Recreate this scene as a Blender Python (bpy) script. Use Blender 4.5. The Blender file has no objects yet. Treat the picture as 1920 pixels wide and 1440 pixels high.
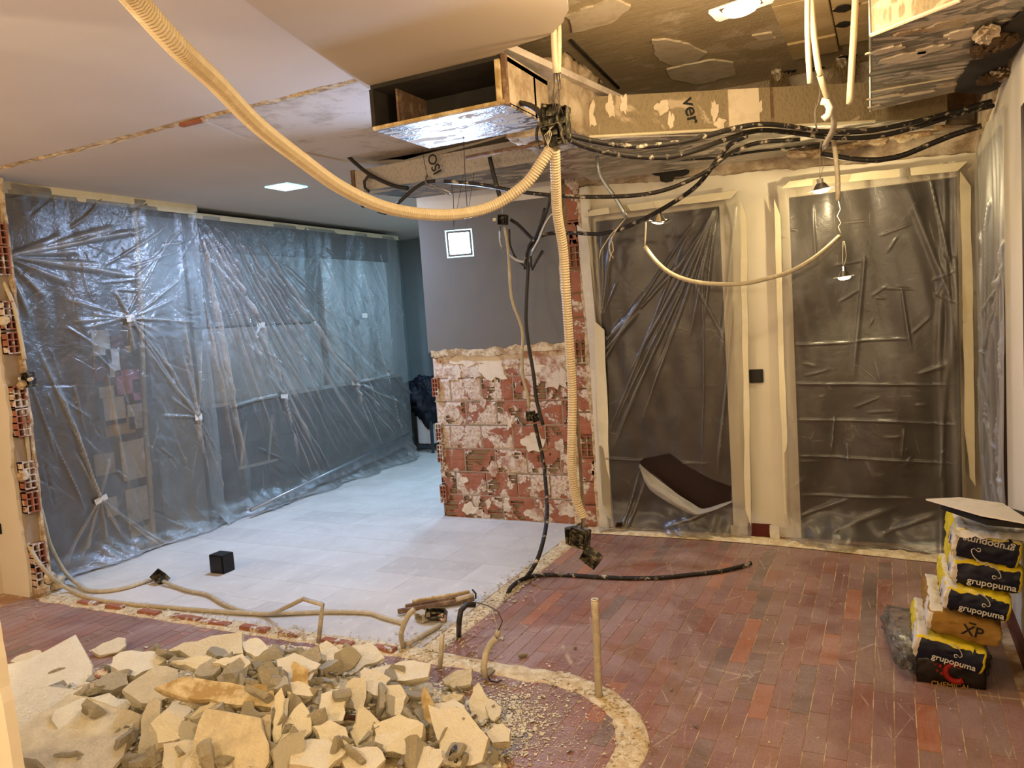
import bpy, bmesh, math, random
import numpy as np
from mathutils import Vector, Matrix, noise
random.seed(11); rng = np.random.default_rng(7)
C = bpy.context.scene
# ---------------------------------------------------------------- camera
EYE = Vector((0, 0, 1.55)); FPX = 1442.0
ROT = Matrix(((0.897, 0.024, 0.441), (0.437, 0.105, -0.893), (-0.068, 0.994, 0.084)))
_f = Vector((705.0, 170.0, -FPX)).normalized(); _r = math.radians(3.9)
_a = (-math.sin(_r), math.cos(_r)); _u = Vector((_a[0], _a[1], -(_a[0]*_f.x + _a[1]*_f.y)/_f.z)).normalized()
_x = _f.cross(_u)
ROT = Matrix((_x, _f, _u))
cd = bpy.data.cameras.new('camera'); cam = bpy.data.objects.new('camera', cd); C.collection.objects.link(cam)
cd.sensor_width = 36; cd.lens = FPX/1920*36; cd.clip_start = .02
cam.matrix_world = Matrix.Translation(EYE) @ ROT.to_4x4(); C.camera = cam
def at(px, py, x=None, y=None, z=None):
    d = ROT @ Vector((px-960, -(py-720), -FPX))
    for i, v in enumerate((x, y, z)):
        if v is not None: t = (v-EYE[i])/d[i]
    return EYE + d*t
# ---------------------------------------------------------------- world, exposure, lights
C.view_settings.view_transform = 'Standard'; C.view_settings.look = 'None'
C.view_settings.gamma = 1; C.view_settings.use_curve_mapping = False
C.view_settings.exposure = 0.55
w = bpy.data.worlds.new('world'); C.world = w; w.use_nodes = True
w.node_tree.nodes['Background'].inputs[0].default_value = (1, .85, .7, 1)
w.node_tree.nodes['Background'].inputs[1].default_value = .02
C.cycles.max_bounces = 7; C.cycles.diffuse_bounces = 4; C.cycles.transparent_max_bounces = 16
C.cycles.sample_clamp_indirect = 4; C.cycles.caustics_reflective = False; C.cycles.caustics_refractive = False
def light(kind, loc, power, col, size=.1, target=None, spot=None, blend=.6):
    l = bpy.data.lights.new('light', kind); l.energy = power; l.color = col
    if kind == 'AREA': l.size = size
    else: l.shadow_soft_size = size
    if spot: l.spot_size = math.radians(spot); l.spot_blend = blend
    o = bpy.data.objects.new('light', l); C.collection.objects.link(o); o.location = loc
    d = (Vector(target)-Vector(loc)) if target else Vector((0, 0, -1))
    o.rotation_euler = d.to_track_quat('-Z', 'Y').to_euler(); return o
COOL = (.45, .62, 1.0); WARM = (1, .775, .48)
LED1 = at(537, 352, z=2.64); LED2 = at(858, 456, y=4.0)
light('AREA', LED1+Vector((0, 0, -.02)), 46, COOL, .16)
light('AREA', LED2+Vector((.03, -.05, -.01)), 18, COOL, .14, target=(-1.5, 0, .6))
light('AREA', (-3.7, 6.9, 2.6), 30, (.38, .68, 1.0), .3)
SPOTS = [(-3.7, .2, 2.15, 62), (-1.9, -.3, 2.1, 56), (-.2, -.5, 1.95, 58)]      # bare bulbs hanging behind the camera
for sx, sy, sz, e_ in SPOTS: light('POINT', (sx, sy, sz-.06), e_, WARM, .07)
light('POINT', at(1390, 15, y=2.95)+Vector((0, -.03, -.15)), 22, (1, .74, .42), .05)
light('POINT', (-.75, 2.2, 2.5), 13, (1, .76, .46), .05)  # added lamp above the frame, brightens the exposed slab
light('POINT', at(1540, 352, y=4.8)+Vector((0, -.05, -.07)), 8, (1, .8, .45), .02)
light('SPOT', at(1583, 517, y=4.9)+Vector((0, 0, -.03)), 12, (1, .8, .45), .02, spot=110)
light('SPOT', at(1234, 412, y=4.3)+Vector((0, 0, -.03)), 9, (1, .78, .45), .02, target=at(1280, 600, y=4.5), spot=80)
# ---------------------------------------------------------------- material helper
def lin(c):
    if isinstance(c, str):
        c = [int(c[i:i+2], 16)/255 for i in (0, 2, 4)]
    return tuple((v/12.92 if v <= .04045 else ((v+.055)/1.055)**2.4) for v in c[:3]) + (1,)
class N:
    def __init__(s, name):
        s.m = bpy.data.materials.new(name); s.m.use_nodes = True; s.t = s.m.node_tree; s.n = s.t.nodes; s.l = s.t.links
        s.b = s.n['Principled BSDF']; s.out = s.n['Material Output']
        g = s.n.new('ShaderNodeNewGeometry'); s.pos = g.outputs['Position']
        s.obj = s.n.new('ShaderNodeTexCoord').outputs['Object']
    def setin(s, node, k, v):
        if hasattr(v, 'is_output'): s.l.new(v, node.inputs[k])
        else: node.inputs[k].default_value = v
    def noise(s, scale, vec=None, detail=4, rough=.6, dist=0, stretch=None):
        vec = vec or s.pos
        if stretch:
            mp = s.n.new('ShaderNodeMapping'); s.l.new(vec, mp.inputs[0]); mp.inputs['Scale'].default_value = stretch; vec = mp.outputs[0]
        t = s.n.new('ShaderNodeTexNoise'); s.l.new(vec, t.inputs['Vector']); t.inputs['Scale'].default_value = scale
        t.inputs['Detail'].default_value = detail; t.inputs['Roughness'].default_value = rough; t.inputs['Distortion'].default_value = dist
        return t.outputs['Fac']
    def vor(s, scale, feat='F1', vec=None, out='Distance', stretch=None):
        vec = vec or s.pos
        if stretch:
            mp = s.n.new('ShaderNodeMapping'); s.l.new(vec, mp.inputs[0]); mp.inputs['Scale'].default_value = stretch; vec = mp.outputs[0]
        t = s.n.new('ShaderNodeTexVoronoi'); s.l.new(vec, t.inputs['Vector']); t.inputs['Scale'].default_value = scale; t.feature = feat
        return t.outputs[out]
    def ramp(s, v, a, b, lo=0., hi=1.):
        t = s.n.new('ShaderNodeMapRange'); s.l.new(v, t.inputs[0]); t.clamp = True
        for k, x in zip((1, 2, 3, 4), (a, b, lo, hi)): t.inputs[k].default_value = x
        return t.outputs[0]
    def math(s, op, a, b=0.):
        t = s.n.new('ShaderNodeMath'); t.operation = op; s.setin(t, 0, a); s.setin(t, 1, b); return t.outputs[0]
    def mix(s, f, a, b):
        t = s.n.new('ShaderNodeMix'); t.data_type = 'RGBA'; s.setin(t, 0, f); s.setin(t, 6, a); s.setin(t, 7, b); return t.outputs[2]
    def bump(s, v, st=.3, dist=.01, base=None):
        t = s.n.new('ShaderNodeBump'); s.l.new(v, t.inputs['Height']); t.inputs['Strength'].default_value = st; t.inputs['Distance'].default_value = dist
        return t.outputs[0]
    def fin(s, col=None, rough=.8, metal=0, normal=None, spec=.3, em=None, es=0):
        if col is not None: s.setin(s.b, 'Base Color', col)
        s.setin(s.b, 'Roughness', rough); s.setin(s.b, 'Metallic', metal); s.setin(s.b, 'Specular IOR Level', spec)
        if normal is not None: s.l.new(normal, s.b.inputs['Normal'])
        if em: s.b.inputs['Emission Color'].default_value = em; s.b.inputs['Emission Strength'].default_value = es
        return s.m
def plain(name, c, rough=.7, metal=0, var=.12, bs=60, bst=.15, spec=.3):
    k = N(name); c = lin(c); n = k.noise(7, k.obj); d = tuple(v*(1-var) for v in c[:3])+(1,)
    return k.fin(k.mix(k.ramp(n, .35, .65), d, c), rough, metal, k.bump(k.noise(bs, k.obj), bst, .003), spec)
def dusty(name, c, dust, amt=.5, rough=.7, scale=30, vec='obj', metal=0):
    k = N(name); v = getattr(k, vec); n = k.noise(scale, v, 6, .65)
    return k.fin(k.mix(k.ramp(n, .62-amt*.3, .72-amt*.1), lin(c), lin(dust)), rough, metal, k.bump(n, .3, .004))
M = {}
def paint(name, a, b, sc=1.5):
    k = N(name); n = k.noise(sc); f = k.noise(60)
    return k.fin(k.mix(k.ramp(n, .3, .7), lin(a), lin(b)), .85, 0, k.bump(f, .12, .002), .2)
M['ceiling'] = paint('ceiling_paint', 'd3c8bc', 'ccc1b4')
M['soffit_shade'] = paint('soffit_shade_tone', 'baab98', 'b4a590')  # darker, warmer tone paints in the shading of this ceiling part
M['white'] = paint('white_wall_paint', 'e2dac8', 'd9d0bc')
M['grey'] = paint('grey_wall_paint', '75726c', '6e6c66')
M['shell'] = paint('shell_paint', 'd8c8b4', 'd0c0aa')
k = N('rough_plaster'); n1 = k.noise(6, detail=8, rough=.7); n2 = k.noise(35, detail=6)
M['rough'] = k.fin(k.mix(k.ramp(n1, .4, .6), lin('a08a70'), lin('cbbba3')), .95, 0, k.bump(k.math('ADD', n1, n2), .7, .012), .1)
k = N('scar_plaster'); n1 = k.noise(14, detail=8, rough=.75); n2 = k.noise(70, detail=6)
M['scar'] = k.fin(k.mix(k.ramp(n1, .42, .58), lin('a98b66'), lin('e4d2b0')), .95, 0, k.bump(k.math('ADD', n1, n2), .9, .01), .1)
k = N('brick_plaster'); n1 = k.noise(9, detail=9, rough=.7); n2 = k.noise(50, detail=6)
M['scar2'] = k.fin(k.mix(k.ramp(n1, .42, .56), lin('a87f68'), lin('d9ccb8')), .95, 0, k.bump(k.math('ADD', n1, n2), .9, .008), .1)
k = N('ceiling_patch'); n1 = k.noise(5, detail=8, rough=.7); n2 = k.noise(30, detail=6)
M['patch'] = k.fin(k.mix(k.ramp(n1, .35, .5), lin('b7aa9c'), lin('d6cbc0')), .95, 0, k.bump(k.math('ADD', n1, n2), .5, .008), .1)
k = N('concrete'); st = k.noise(9, stretch=(.5, 5, 1), detail=8, rough=.7); n2 = k.noise(2.2, detail=7, rough=.65); n3 = k.noise(50)
c0 = k.mix(k.ramp(st, .35, .65), lin('b2a080'), lin('c6b595')); c0 = k.mix(k.ramp(n2, .53, .58), c0, lin('d6c7ac'))
M['concrete'] = k.fin(c0, .95, 0, k.bump(k.math('ADD', st, n3), .5, .01), .1)
k = N('filler_block'); n1 = k.noise(5, detail=7); n2 = k.noise(40)
M['block'] = k.fin(k.mix(k.ramp(n1, .4, .62), lin('c8b184'), lin('dac69c')), .95, 0, k.bump(n2, .4, .006), .1)
M['patchwhite'] = dusty('ceiling_plaster', 'e0d2ba', 'cdbca0', .5, .9, 12, 'pos')
# brick with smears of plaster
def brickmat(name, cov):
    k = N(name); n1 = k.noise(5.5, detail=9, rough=.62, dist=.6); n2 = k.noise(45, detail=6, rough=.7); n3 = k.noise(11, detail=5)
    red = k.mix(k.ramp(n3, .3, .7), lin('96604a'), lin('a97058')); wh = k.mix(k.ramp(n2, .4, .6), lin('b79a84'), lin('ddd0bc'))
    f = k.ramp(k.math('ADD', n1, k.math('MULTIPLY', n2, .22)), .66-cov*.3, .69-cov*.3)
    return k.fin(k.mix(f, red, wh), .92, 0, k.bump(k.math('ADD', k.math('MULTIPLY', f, .6), k.math('MULTIPLY', n2, .5)), .8, .006), .1)
M['brick'] = brickmat('brick_smeared', .2); M['brick2'] = brickmat('brick_white_smeared', .42); M['brickred'] = brickmat('brick_red', .08)
M['brickdark'] = plain('brick_inside', '3f2618', .95)
M['mortar'] = plain('mortar', 'a3917a', .95, bst=.6)
# wood planks
def wood(name, a, b, dust=.72):
    k = N(name); g = k.noise(14, stretch=(9, .8, 1), detail=6, rough=.7); col = k.mix(k.ramp(g, .3, .7), lin(a), lin(b))
    d = k.noise(1.9, detail=9, rough=.7, dist=.8); d2 = k.noise(90, detail=3)
    f = k.math('MULTIPLY', k.ramp(d, .34, .68), k.ramp(d2, .3, .7, .45, 1)); col = k.mix(k.math('MULTIPLY', f, dust), col, lin('b89e90'))
    s1 = k.vor(3.1, 'DISTANCE_TO_EDGE', stretch=(1.3, .35, 1)); s2 = k.vor(4.7, 'DISTANCE_TO_EDGE', stretch=(.45, 1.5, 1))
    sc = k.math('MULTIPLY', k.math('MAXIMUM', k.ramp(s1, .0, .006, 1, 0), k.ramp(s2, 0, .007, 1, 0)), k.ramp(k.noise(6), .45, .6))
    col = k.mix(k.math('MULTIPLY', sc, .55), col, lin('d8c2a2'))
    sp = k.vor(26); spk = k.math('MULTIPLY', k.ramp(sp, .03, .06, 1, 0), k.ramp(k.noise(3), .5, .6)); col = k.mix(spk, col, lin('eadfc8'))
    return k.fin(col, k.ramp(d, .4, .7, .28, .6), 0, k.bump(g, .12, .002), .4)
WOODS = [wood('wood_plum', '75504a', '875e53'), wood('wood_red', '7e4d40', '91604e'), wood('wood_brown', '75564a', '8a6757'),
         wood('wood_dark', '604c45', '705a50'), wood('wood_orange', '94583c', 'a8694a'), wood('wood_rose', '7d5c55', '926e65')]
k = N('gap_dust'); M['gap'] = k.fin(k.mix(k.ramp(k.noise(8), .45, .6), lin('a88468'), lin('dcc6a2')), .95)
# tiles under dust
def tilem(name, a, b):
    k = N(name); n = k.noise(1.8, detail=6, rough=.6, dist=.8, stretch=(1, 1, 1)); n2 = k.noise(9, detail=6, stretch=(2.5, 1, 1)); n3 = k.noise(60)
    c = k.mix(k.ramp(n, .35, .65), lin(a), lin(b)); c = k.mix(k.math('MULTIPLY', k.ramp(n2, .55, .7), .35), c, lin('e6e0d4'))
    return k.fin(c, .8, 0, k.bump(n3, .15, .002), .2)
TILES = [tilem('tile_dusty_grey', 'c2bcb2', 'd2ccc1'), tilem('tile_dusty_pale', 'c7c1b7', 'd6d0c5'), tilem('tile_dusty_worn', 'bbb5ac', 'cdc7bd')]
# plaster debris
def debris(name, a, b, c):
    k = N(name); n = k.noise(16, k.obj, 7, .7); n2 = k.noise(90, k.obj, 4)
    oi = k.n.new('ShaderNodeObjectInfo'); col = k.mix(k.ramp(n, .4, .62), lin(a), lin(b)); col = k.mix(k.math('MULTIPLY', oi.outputs['Random'], .6), col, lin(c))
    return k.fin(col, .92, 0, k.bump(k.math('ADD', n, k.math('MULTIPLY', n2, .5)), 1., .012), .1)
M['chunk'] = debris('plaster_rubble', 'c4b79a', 'dccfae', 'd2c5a4'); M['face'] = debris('plaster_painted_face', 'e4dabe', 'eae2c8', 'd8ccac')
M['crumb'] = debris('plaster_crumbs', 'b8a27c', 'e0d0aa', 'd0be98')
k = N('dust_strip'); n = k.noise(22, detail=8, rough=.75); n2 = k.noise(120, detail=3)
M['strip'] = k.fin(k.mix(k.ramp(n, .42, .6), lin('cdb388'), lin('eadbb6')), .95, 0, k.bump(k.math('ADD', n, n2), .8, .008), .1)
# foil and duct board
k = N('foil'); n = k.noise(3.5, detail=8, rough=.6, stretch=(1, 3, 1)); n2 = k.noise(5, detail=9, rough=.6, dist=1.2, stretch=(1, 2.5, 1)); n3 = k.noise(60)
f = k.ramp(n2, .5, .56)
M['foil'] = k.fin(k.mix(f, lin('a09a92'), lin('c9bca8')), k.ramp(f, 0, 1, .28, .9), k.ramp(f, 0, 1, .85, 0), k.bump(k.math('ADD', n, k.math('MULTIPLY', n3, .3)), .5, .03), .4)
def duct(name, a, b, sm):
    k = N(name); v = k.vor(75, stretch=(1, 1, .6)); n2 = k.noise(4.2, detail=9, rough=.6, dist=1)
    f = k.ramp(n2, sm, sm+.04); c = k.mix(k.ramp(v, .1, .5), lin(a), lin(b)); c = k.mix(f, c, lin('c0ae94'))
    return k.fin(c, .75, 0, k.bump(k.math('ADD', v, f), .4, .006), .3)
M['duct'] = duct('duct_board', '83755c', '938467', .6); M['duct2'] = duct('duct_board_grey', '9a938a', 'b0a89e', .64)
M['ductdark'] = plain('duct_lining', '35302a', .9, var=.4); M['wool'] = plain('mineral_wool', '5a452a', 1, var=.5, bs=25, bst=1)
# plastics, cables
M['beige'] = dusty('beige_conduit_plastic', 'c6b798', 'd4c6aa', .3, .5); M['tube'] = dusty('grey_beige_tube_plastic', 'b3a68c', 'cdbfa2', .4, .5)
M['black'] = plain('black_cable_rubber', '2a2622', .5, spec=.4); M['blackd'] = dusty('dusty_black_cable', '231f1c', 'd2c4ac', .22, .6, 22)
M['box'] = dusty('dusty_black_box', '24221c', '8f8468', .5, .6, 35); M['steel'] = plain('steel', '9a9890', .3, .9); M['chrome'] = plain('chrome', 'c8c8c8', .12, 1)
M['wire'] = plain('thin_wire', '544c44', .5); M['wirew'] = plain('white_wire', 'c4b8a2', .5); M['alu'] = plain('brushed_aluminium', 'a8aaac', .35, .8)
M['tape'] = dusty('masking_tape', 'dacfae', 'e0d7bc', .5, .8, 12); M['tapew'] = dusty('white_tape', 'cfc8ba', 'dcd6ca', .4, .7, 12)
M['door'] = plain('dark_door_panel', '3b3028', .55, var=.2, bs=12, bst=.05); M['doorb'] = plain('brown_door_panel', '2a1710', .5)
M['skirt'] = plain('red_skirting', '5a2116', .5); M['dgrey'] = plain('dark_grey_front', '3c4044', .5); M['dgrey2'] = plain('mid_grey_front', '5b5f62', .5)
M['palepanel'] = plain('pale_panel', 'e0e2dd', .6, var=.05); M['kwall'] = plain('kitchen_wall', '8f9694', .7, var=.06); M['cream'] = plain('cream_post', 'cdbf9e', .6)
M['navy'] = dusty('navy_print', '15182a', '2c2f3c', .2, .45, 14); M['yellow'] = dusty('yellow_paper', 'dcc62c', 'e8d878', .25, .6, 10)
M['paper'] = dusty('white_paper', 'd9d2c4', 'c2b8a4', .3, .7, 12); M['kraft'] = dusty('kraft_paper', '9a7434', 'ac8a4c', .3, .8, 14)
M['darkbag'] = dusty('dark_wrapped_bag', '1c1612', '3a2e20', .3, .3, 12); M['redink'] = plain('red_ink', '8e1c12', .6); M['ink'] = plain('black_ink', '1c1a18', .6)
M['whiteink'] = plain('white_ink', 'd8d4c8', .6); M['blueink'] = plain('blue_ink', '3a4a8a', .6); M['pink'] = plain('pink_paper', 'c07884', .8); M['yelp'] = plain('yellow_paper_note', 'b89444', .8)
M['redb'] = plain('dark_red_paper', '6a3030', .8); M['jacket'] = plain('dark_fabric', '151a24', .6, bs=18, bst=.6); M['sockb'] = plain('black_switch', '1c1917', .35)
M['timber'] = dusty('dusty_timber', 'a98d5c', 'dcc99c', .6, .9, 18); M['oldwood'] = dusty('old_wood', '6e5440', '9c8468', .4, .9, 20)
M['stonewool'] = plain('fibre_tuft', '8c7450', 1, bs=30, bst=1)
def emit(name, c, s):
    k = N(name); return k.fin(lin('ffffff'), .5, em=c, es=s)
M['ledon'] = emit('cool_led', (.55, .88, 1, 1), 14); M['warmon'] = emit('warm_bulb', (1, .82, .5, 1), 14); M['ledring'] = emit('lit_glass_rim', (.2, .75, 1, 1), 1.6)
# clear polythene film: more opaque where folded double (vertex attribute) and where seen edge-on
def film(name, base, tint, foldamt, rough=.22, wr=.35, face=.45, gloss=1.1):
    k = N(name); k.n.remove(k.b)
    a = k.n.new('ShaderNodeAttribute'); a.attribute_name = 'fold'
    n1 = k.noise(7, detail=6, rough=.6, dist=.6); n2 = k.noise(28, detail=5, rough=.6, dist=1.0); crk = k.vor(5, 'DISTANCE_TO_EDGE', stretch=(1, 1, .6))
    crease = k.math('MULTIPLY', k.ramp(crk, 0, .012, 1, 0), k.ramp(n1, .5, .62))
    b = k.bump(k.math('ADD', k.math('ADD', n1, k.math('MULTIPLY', n2, .3)), k.math('MULTIPLY', crease, .2)), wr, .03)
    lw = k.n.new('ShaderNodeLayerWeight'); lw.inputs['Blend'].default_value = .5; k.l.new(b, lw.inputs['Normal'])
    tr = k.n.new('ShaderNodeBsdfTransparent'); tr.inputs[0].default_value = tint
    df = k.n.new('ShaderNodeBsdfDiffuse'); df.inputs[0].default_value = lin('d8d4cc'); k.l.new(b, df.inputs['Normal'])
    tl = k.n.new('ShaderNodeBsdfTranslucent'); tl.inputs[0].default_value = lin('d8d4cc'); k.l.new(b, tl.inputs['Normal'])
    gl = k.n.new('ShaderNodeBsdfGlossy'); gl.inputs['Roughness'].default_value = rough; k.l.new(b, gl.inputs['Normal'])
    ms = k.n.new('ShaderNodeMixShader'); ms.inputs[0].default_value = .35; k.l.new(df.outputs[0], ms.inputs[1]); k.l.new(tl.outputs[0], ms.inputs[2])
    fac = k.math('ADD', base, k.math('ADD', k.math('MULTIPLY', a.outputs['Fac'], foldamt), k.math('MULTIPLY', k.math('POWER', lw.outputs['Facing'], 3.), face)))
    fac = k.math('ADD', fac, k.math('ADD', k.math('MULTIPLY', k.ramp(n1, .4, .75), .06), k.math('MULTIPLY', crease, .16))); fac = k.math('MINIMUM', fac, .93)
    m1 = k.n.new('ShaderNodeMixShader'); k.l.new(fac, m1.inputs[0]); k.l.new(tr.outputs[0], m1.inputs[1]); k.l.new(ms.outputs[0], m1.inputs[2])
    fr = k.n.new('ShaderNodeFresnel'); fr.inputs[0].default_value = 1.5; k.l.new(b, fr.inputs['Normal'])
    m2 = k.n.new('ShaderNodeMixShader'); k.l.new(k.math('MULTIPLY', fr.outputs[0], gloss), m2.inputs[0]); k.l.new(m1.outputs[0], m2.inputs[1]); k.l.new(gl.outputs[0], m2.inputs[2])
    k.l.new(m2.outputs[0], k.out.inputs['Surface']); return k.m
M['film'] = film('clear_film_left', .17, (.95, .96, .98, 1), .7, .27, .5, .5, 2.4); M['film2'] = film('clear_film_back', .055, (.9, .88, .84, 1), .5, .3, .14, .35)
M['film3'] = film('matte_film', .1, (.9, .88, .84, 1), .5, .45, .1, .25, .35)
M['wrap'] = film('clear_wrap', .05, (.9, .9, .88, 1), .45, .15, .6, .3)
# ---------------------------------------------------------------- mesh helpers
def mesh(name, vs, fs, m=None, parent=None, smooth=False, mats=None, mi=None):
    me = bpy.data.meshes.new(name); me.from_pydata([tuple(v) for v in vs], [], fs); me.update()
    for x in (mats or ([m] if m else [])): me.materials.append(x)
    if mi is not None: me.polygons.foreach_set('material_index', mi)
    if smooth: me.polygons.foreach_set('use_smooth', [True]*len(me.polygons))
    o = bpy.data.objects.new(name, me); C.collection.objects.link(o)
    if parent: o.parent = parent
    return o
def bmo(name, bm, m, parent=None, smooth=False):
    me = bpy.data.meshes.new(name); bm.to_mesh(me); bm.free()
    for x in (m if isinstance(m, list) else [m]): me.materials.append(x)
    if smooth: me.polygons.foreach_set('use_smooth', [True]*len(me.polygons))
    o = bpy.data.objects.new(name, me); C.collection.objects.link(o)
    if parent: o.parent = parent
    return o
def tag(o, label=None, cat=None, group=None, kind=None):
    for k_, v in (('label', label), ('category', cat), ('group', group), ('kind', kind)):
        if v: o[k_] = v
    return o
def empty(name, loc=(0, 0, 0), label=None, cat=None, group=None, kind=None):
    o = bpy.data.objects.new(name, None); C.collection.objects.link(o); o.location = loc; o.empty_display_size = .05
    bpy.context.view_layer.update() if False else None
    return tag(o, label, cat, group, kind)
def put(o, root):
    o.parent = root; o.matrix_parent_inverse = Matrix.LocRotScale(root.location, root.rotation_euler, root.scale).inverted(); return o
def box(bm, c, s, rot=None, bev=0):
    r = bmesh.ops.create_cube(bm, size=1)['verts']
    mt = Matrix.Translation(c) @ ((rot.to_4x4()) if rot else Matrix()) @ Matrix.Diagonal((*s, 1))
    bmesh.ops.transform(bm, matrix=mt, verts=r)
    if bev:
        es = {e for v in r for e in v.link_edges}; bmesh.ops.bevel(bm, geom=list(es), offset=bev, segments=2, affect='EDGES')
def boxo(name, lo, hi, m, parent=None, bev=0, rot=None):
    bm = bmesh.new(); lo, hi = Vector(lo), Vector(hi); box(bm, (lo+hi)/2, hi-lo, rot, bev); return bmo(name, bm, m, parent)
def cyl(bm, a, b, r1, r2=None, seg=12, caps=True):
    a, b = Vector(a), Vector(b); d = b-a; r2 = r1 if r2 is None else r2
    r = bmesh.ops.create_cone(bm, segments=seg, radius1=r1, radius2=r2, depth=d.length, cap_ends=caps)['verts']
    bmesh.ops.transform(bm, matrix=Matrix.Translation((a+b)/2) @ d.to_track_quat('Z', 'Y').to_matrix().to_4x4(), verts=r)
def spline(P, step):
    P = [Vector(p) for p in P]; Q = [P[0]*2-P[1]]+P+[P[-1]*2-P[-2]]; out = []
    for i in range(1, len(Q)-2):
        a, b, c, d = Q[i-1:i+3]; n = max(1, int((c-b).length/step))
        for j in range(n):
            t = j/n; out.append(.5*((2*b)+(c-a)*t+(2*a-5*b+4*c-d)*t*t+(3*b-a-3*c+d)*t**3))
    out.append(P[-1]); return out
def tube(name, P, r, m, parent=None, step=.03, seg=8, corr=0, smoothpath=True):
    if corr:
        pts = spline(P, corr/2)
    else: pts = spline(P, step) if smoothpath else [Vector(p) for p in P]
    vs, fs = [], []; up = Vector((.3, .2, 1)).normalized()
    for i, p in enumerate(pts):
        t = (pts[min(i+1, len(pts)-1)]-pts[max(i-1, 0)]).normalized(); s = t.cross(up)
        if s.length < .1: s = t.cross(Vector((1, 0, 0)))
        s.normalize(); up = s.cross(t).normalized(); rr = r*(.86 if corr and i % 2 else 1)
        for k_ in range(seg):
            an = 2*math.pi*k_/seg; vs.append(p+(s*math.cos(an)+up*math.sin(an))*rr)
    n = len(pts)
    for i in range(n-1):
        for k_ in range(seg): fs.append((i*seg+k_, i*seg+(k_+1) % seg, (i+1)*seg+(k_+1) % seg, (i+1)*seg+k_))
    if not corr: fs += [tuple(range(seg))[::-1], tuple(range((n-1)*seg, n*seg))]
    return mesh(name, vs, fs, m, parent, smooth=not corr)
def route(L, off=None):
    "pixel waypoints with the distance (y) each stands at -> world points"
    return [at(p[0], p[1], y=p[2]) if len(p) == 3 else at(p[0], p[1], z=p[3]) for p in L]
def jag(a, b, n, amp, seed=0):
    a, b = Vector(a), Vector(b); d = b-a; nrm = Vector((-d.y, d.x)).normalized() if len(a) == 2 else None; out = []
    for i in range(n):
        t = i/n; o = amp*(noise.noise(Vector((t*d.length*3, seed*7.3, 0)))*1.6+noise.noise(Vector((t*d.length*14, seed*3.1, 4)))*.9+noise.noise(Vector((t*d.length*45, seed, 9)))*.5)
        out.append(a+d*t+nrm*o)
    return out
def slab(name, pts2, plane, c, th, m, parent=None):
    "extruded outline; plane 'z': (x,y) at z=c..c+th; 'y': (x,z) at y=c..c+th; 'x': (y,z)"
    f = {'z': lambda p, q: (p[0], p[1], q), 'y': lambda p, q: (p[0], q, p[1]), 'x': lambda p, q: (q, p[0], p[1])}[plane]
    n = len(pts2); vs = [f(p, c) for p in pts2]+[f(p, c+th) for p in pts2]
    fs = [tuple(range(n)), tuple(range(n, 2*n))[::-1]]+[(i, (i+1) % n, n+(i+1) % n, n+i) for i in range(n)]
    o = mesh(name, vs, fs, m, parent); bm = bmesh.new(); bm.from_mesh(o.data); bmesh.ops.recalc_face_normals(bm, faces=bm.faces)
    bmesh.ops.triangulate(bm, faces=[f_ for f_ in bm.faces if len(f_.verts) > 4]); bm.to_mesh(o.data); bm.free(); return o
def V2(p): return Vector((p[0], p[1]))
def blob(n=26, r=.1, asp=1., rough=.35, seed=0):
    return [(r*asp*math.cos(t)*(1+rough*q), r*math.sin(t)*(1+rough*q)) for i in range(n) for t in [2*math.pi*i/n]
            for q in [noise.noise(Vector((math.cos(t)*1.7+seed*5, math.sin(t)*1.7, seed)))*1.2+noise.noise(Vector((math.cos(t)*6, math.sin(t)*6+seed*3, seed)))*.7]]
def text(s, size, m, parent, M4, ext=.0006, name='lettering'):
    cu = bpy.data.curves.new(name, 'FONT'); cu.body = s; cu.size = size; cu.extrude = ext; cu.align_x = 'CENTER'; cu.align_y = 'CENTER'; cu.offset = size*.012
    o = bpy.data.objects.new(name, cu); C.collection.objects.link(o); dg = bpy.context.evaluated_depsgraph_get()
    me = bpy.data.meshes.new_from_object(o.evaluated_get(dg)); bpy.data.objects.remove(o); me.materials.clear(); me.materials.append(m)
    me.transform(M4); r = bpy.data.objects.new(name, me); C.collection.objects.link(r); r.parent = parent; return r
# ================================================================ SETTING
# --- floor
floor = boxo('floor', (-5.6, -2.6, -.06), (.6, 8.5, -.0022), M['gap']); tag(floor, kind='structure')
planks = []
XL, W = -4.95, .0715
def inwood(x, y): return (y < 2.86 or x > -1.96) and y < 5.14 and y > 1.35 and x > -4.95 and x < .47
ncol = int((.48-XL)/W)
for c_ in range(ncol):
    x0 = XL+c_*W; y = 1.3-random.random()*.4
    while y < 5.14:
        L = random.choice((.28, .33, .36, .42, .46, .5)); y1 = min(y+L, 5.14); xm, ym = x0+W/2, (y+y1)/2
        if inwood(xm, min(y1, 5.1)) or inwood(xm, y+.02):
            ya, yb = y, y1
            if xm < -1.96: yb = min(yb, 2.88)
            if yb-ya > .03:
                # how much of the photo the plank fills
                dd = (Vector((xm, ym, 0))-EYE).length; vis = 1/dd**2 * (L if not (xm < -1.9 and ym < 2.55) else 0) * (0 if (at(0, 1440, z=0).y > 9 or ym < 1.5) else 1)
                # below the frame?
                pc = ROT.transposed() @ (Vector((xm, ym, 0))-EYE); py = 720-FPX*pc.y/-pc.z; px = 960+FPX*pc.x/-pc.z
                if py > 1470 or px > 1960 or px < -40: vis *= .01
                planks.append((vis, x0, ya, yb))
        y = y1
planks.sort(key=lambda t: -t[0]); bmr = bmesh.new(); print('planks', len(planks), sum(p[0] > .005 for p in planks))
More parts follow.
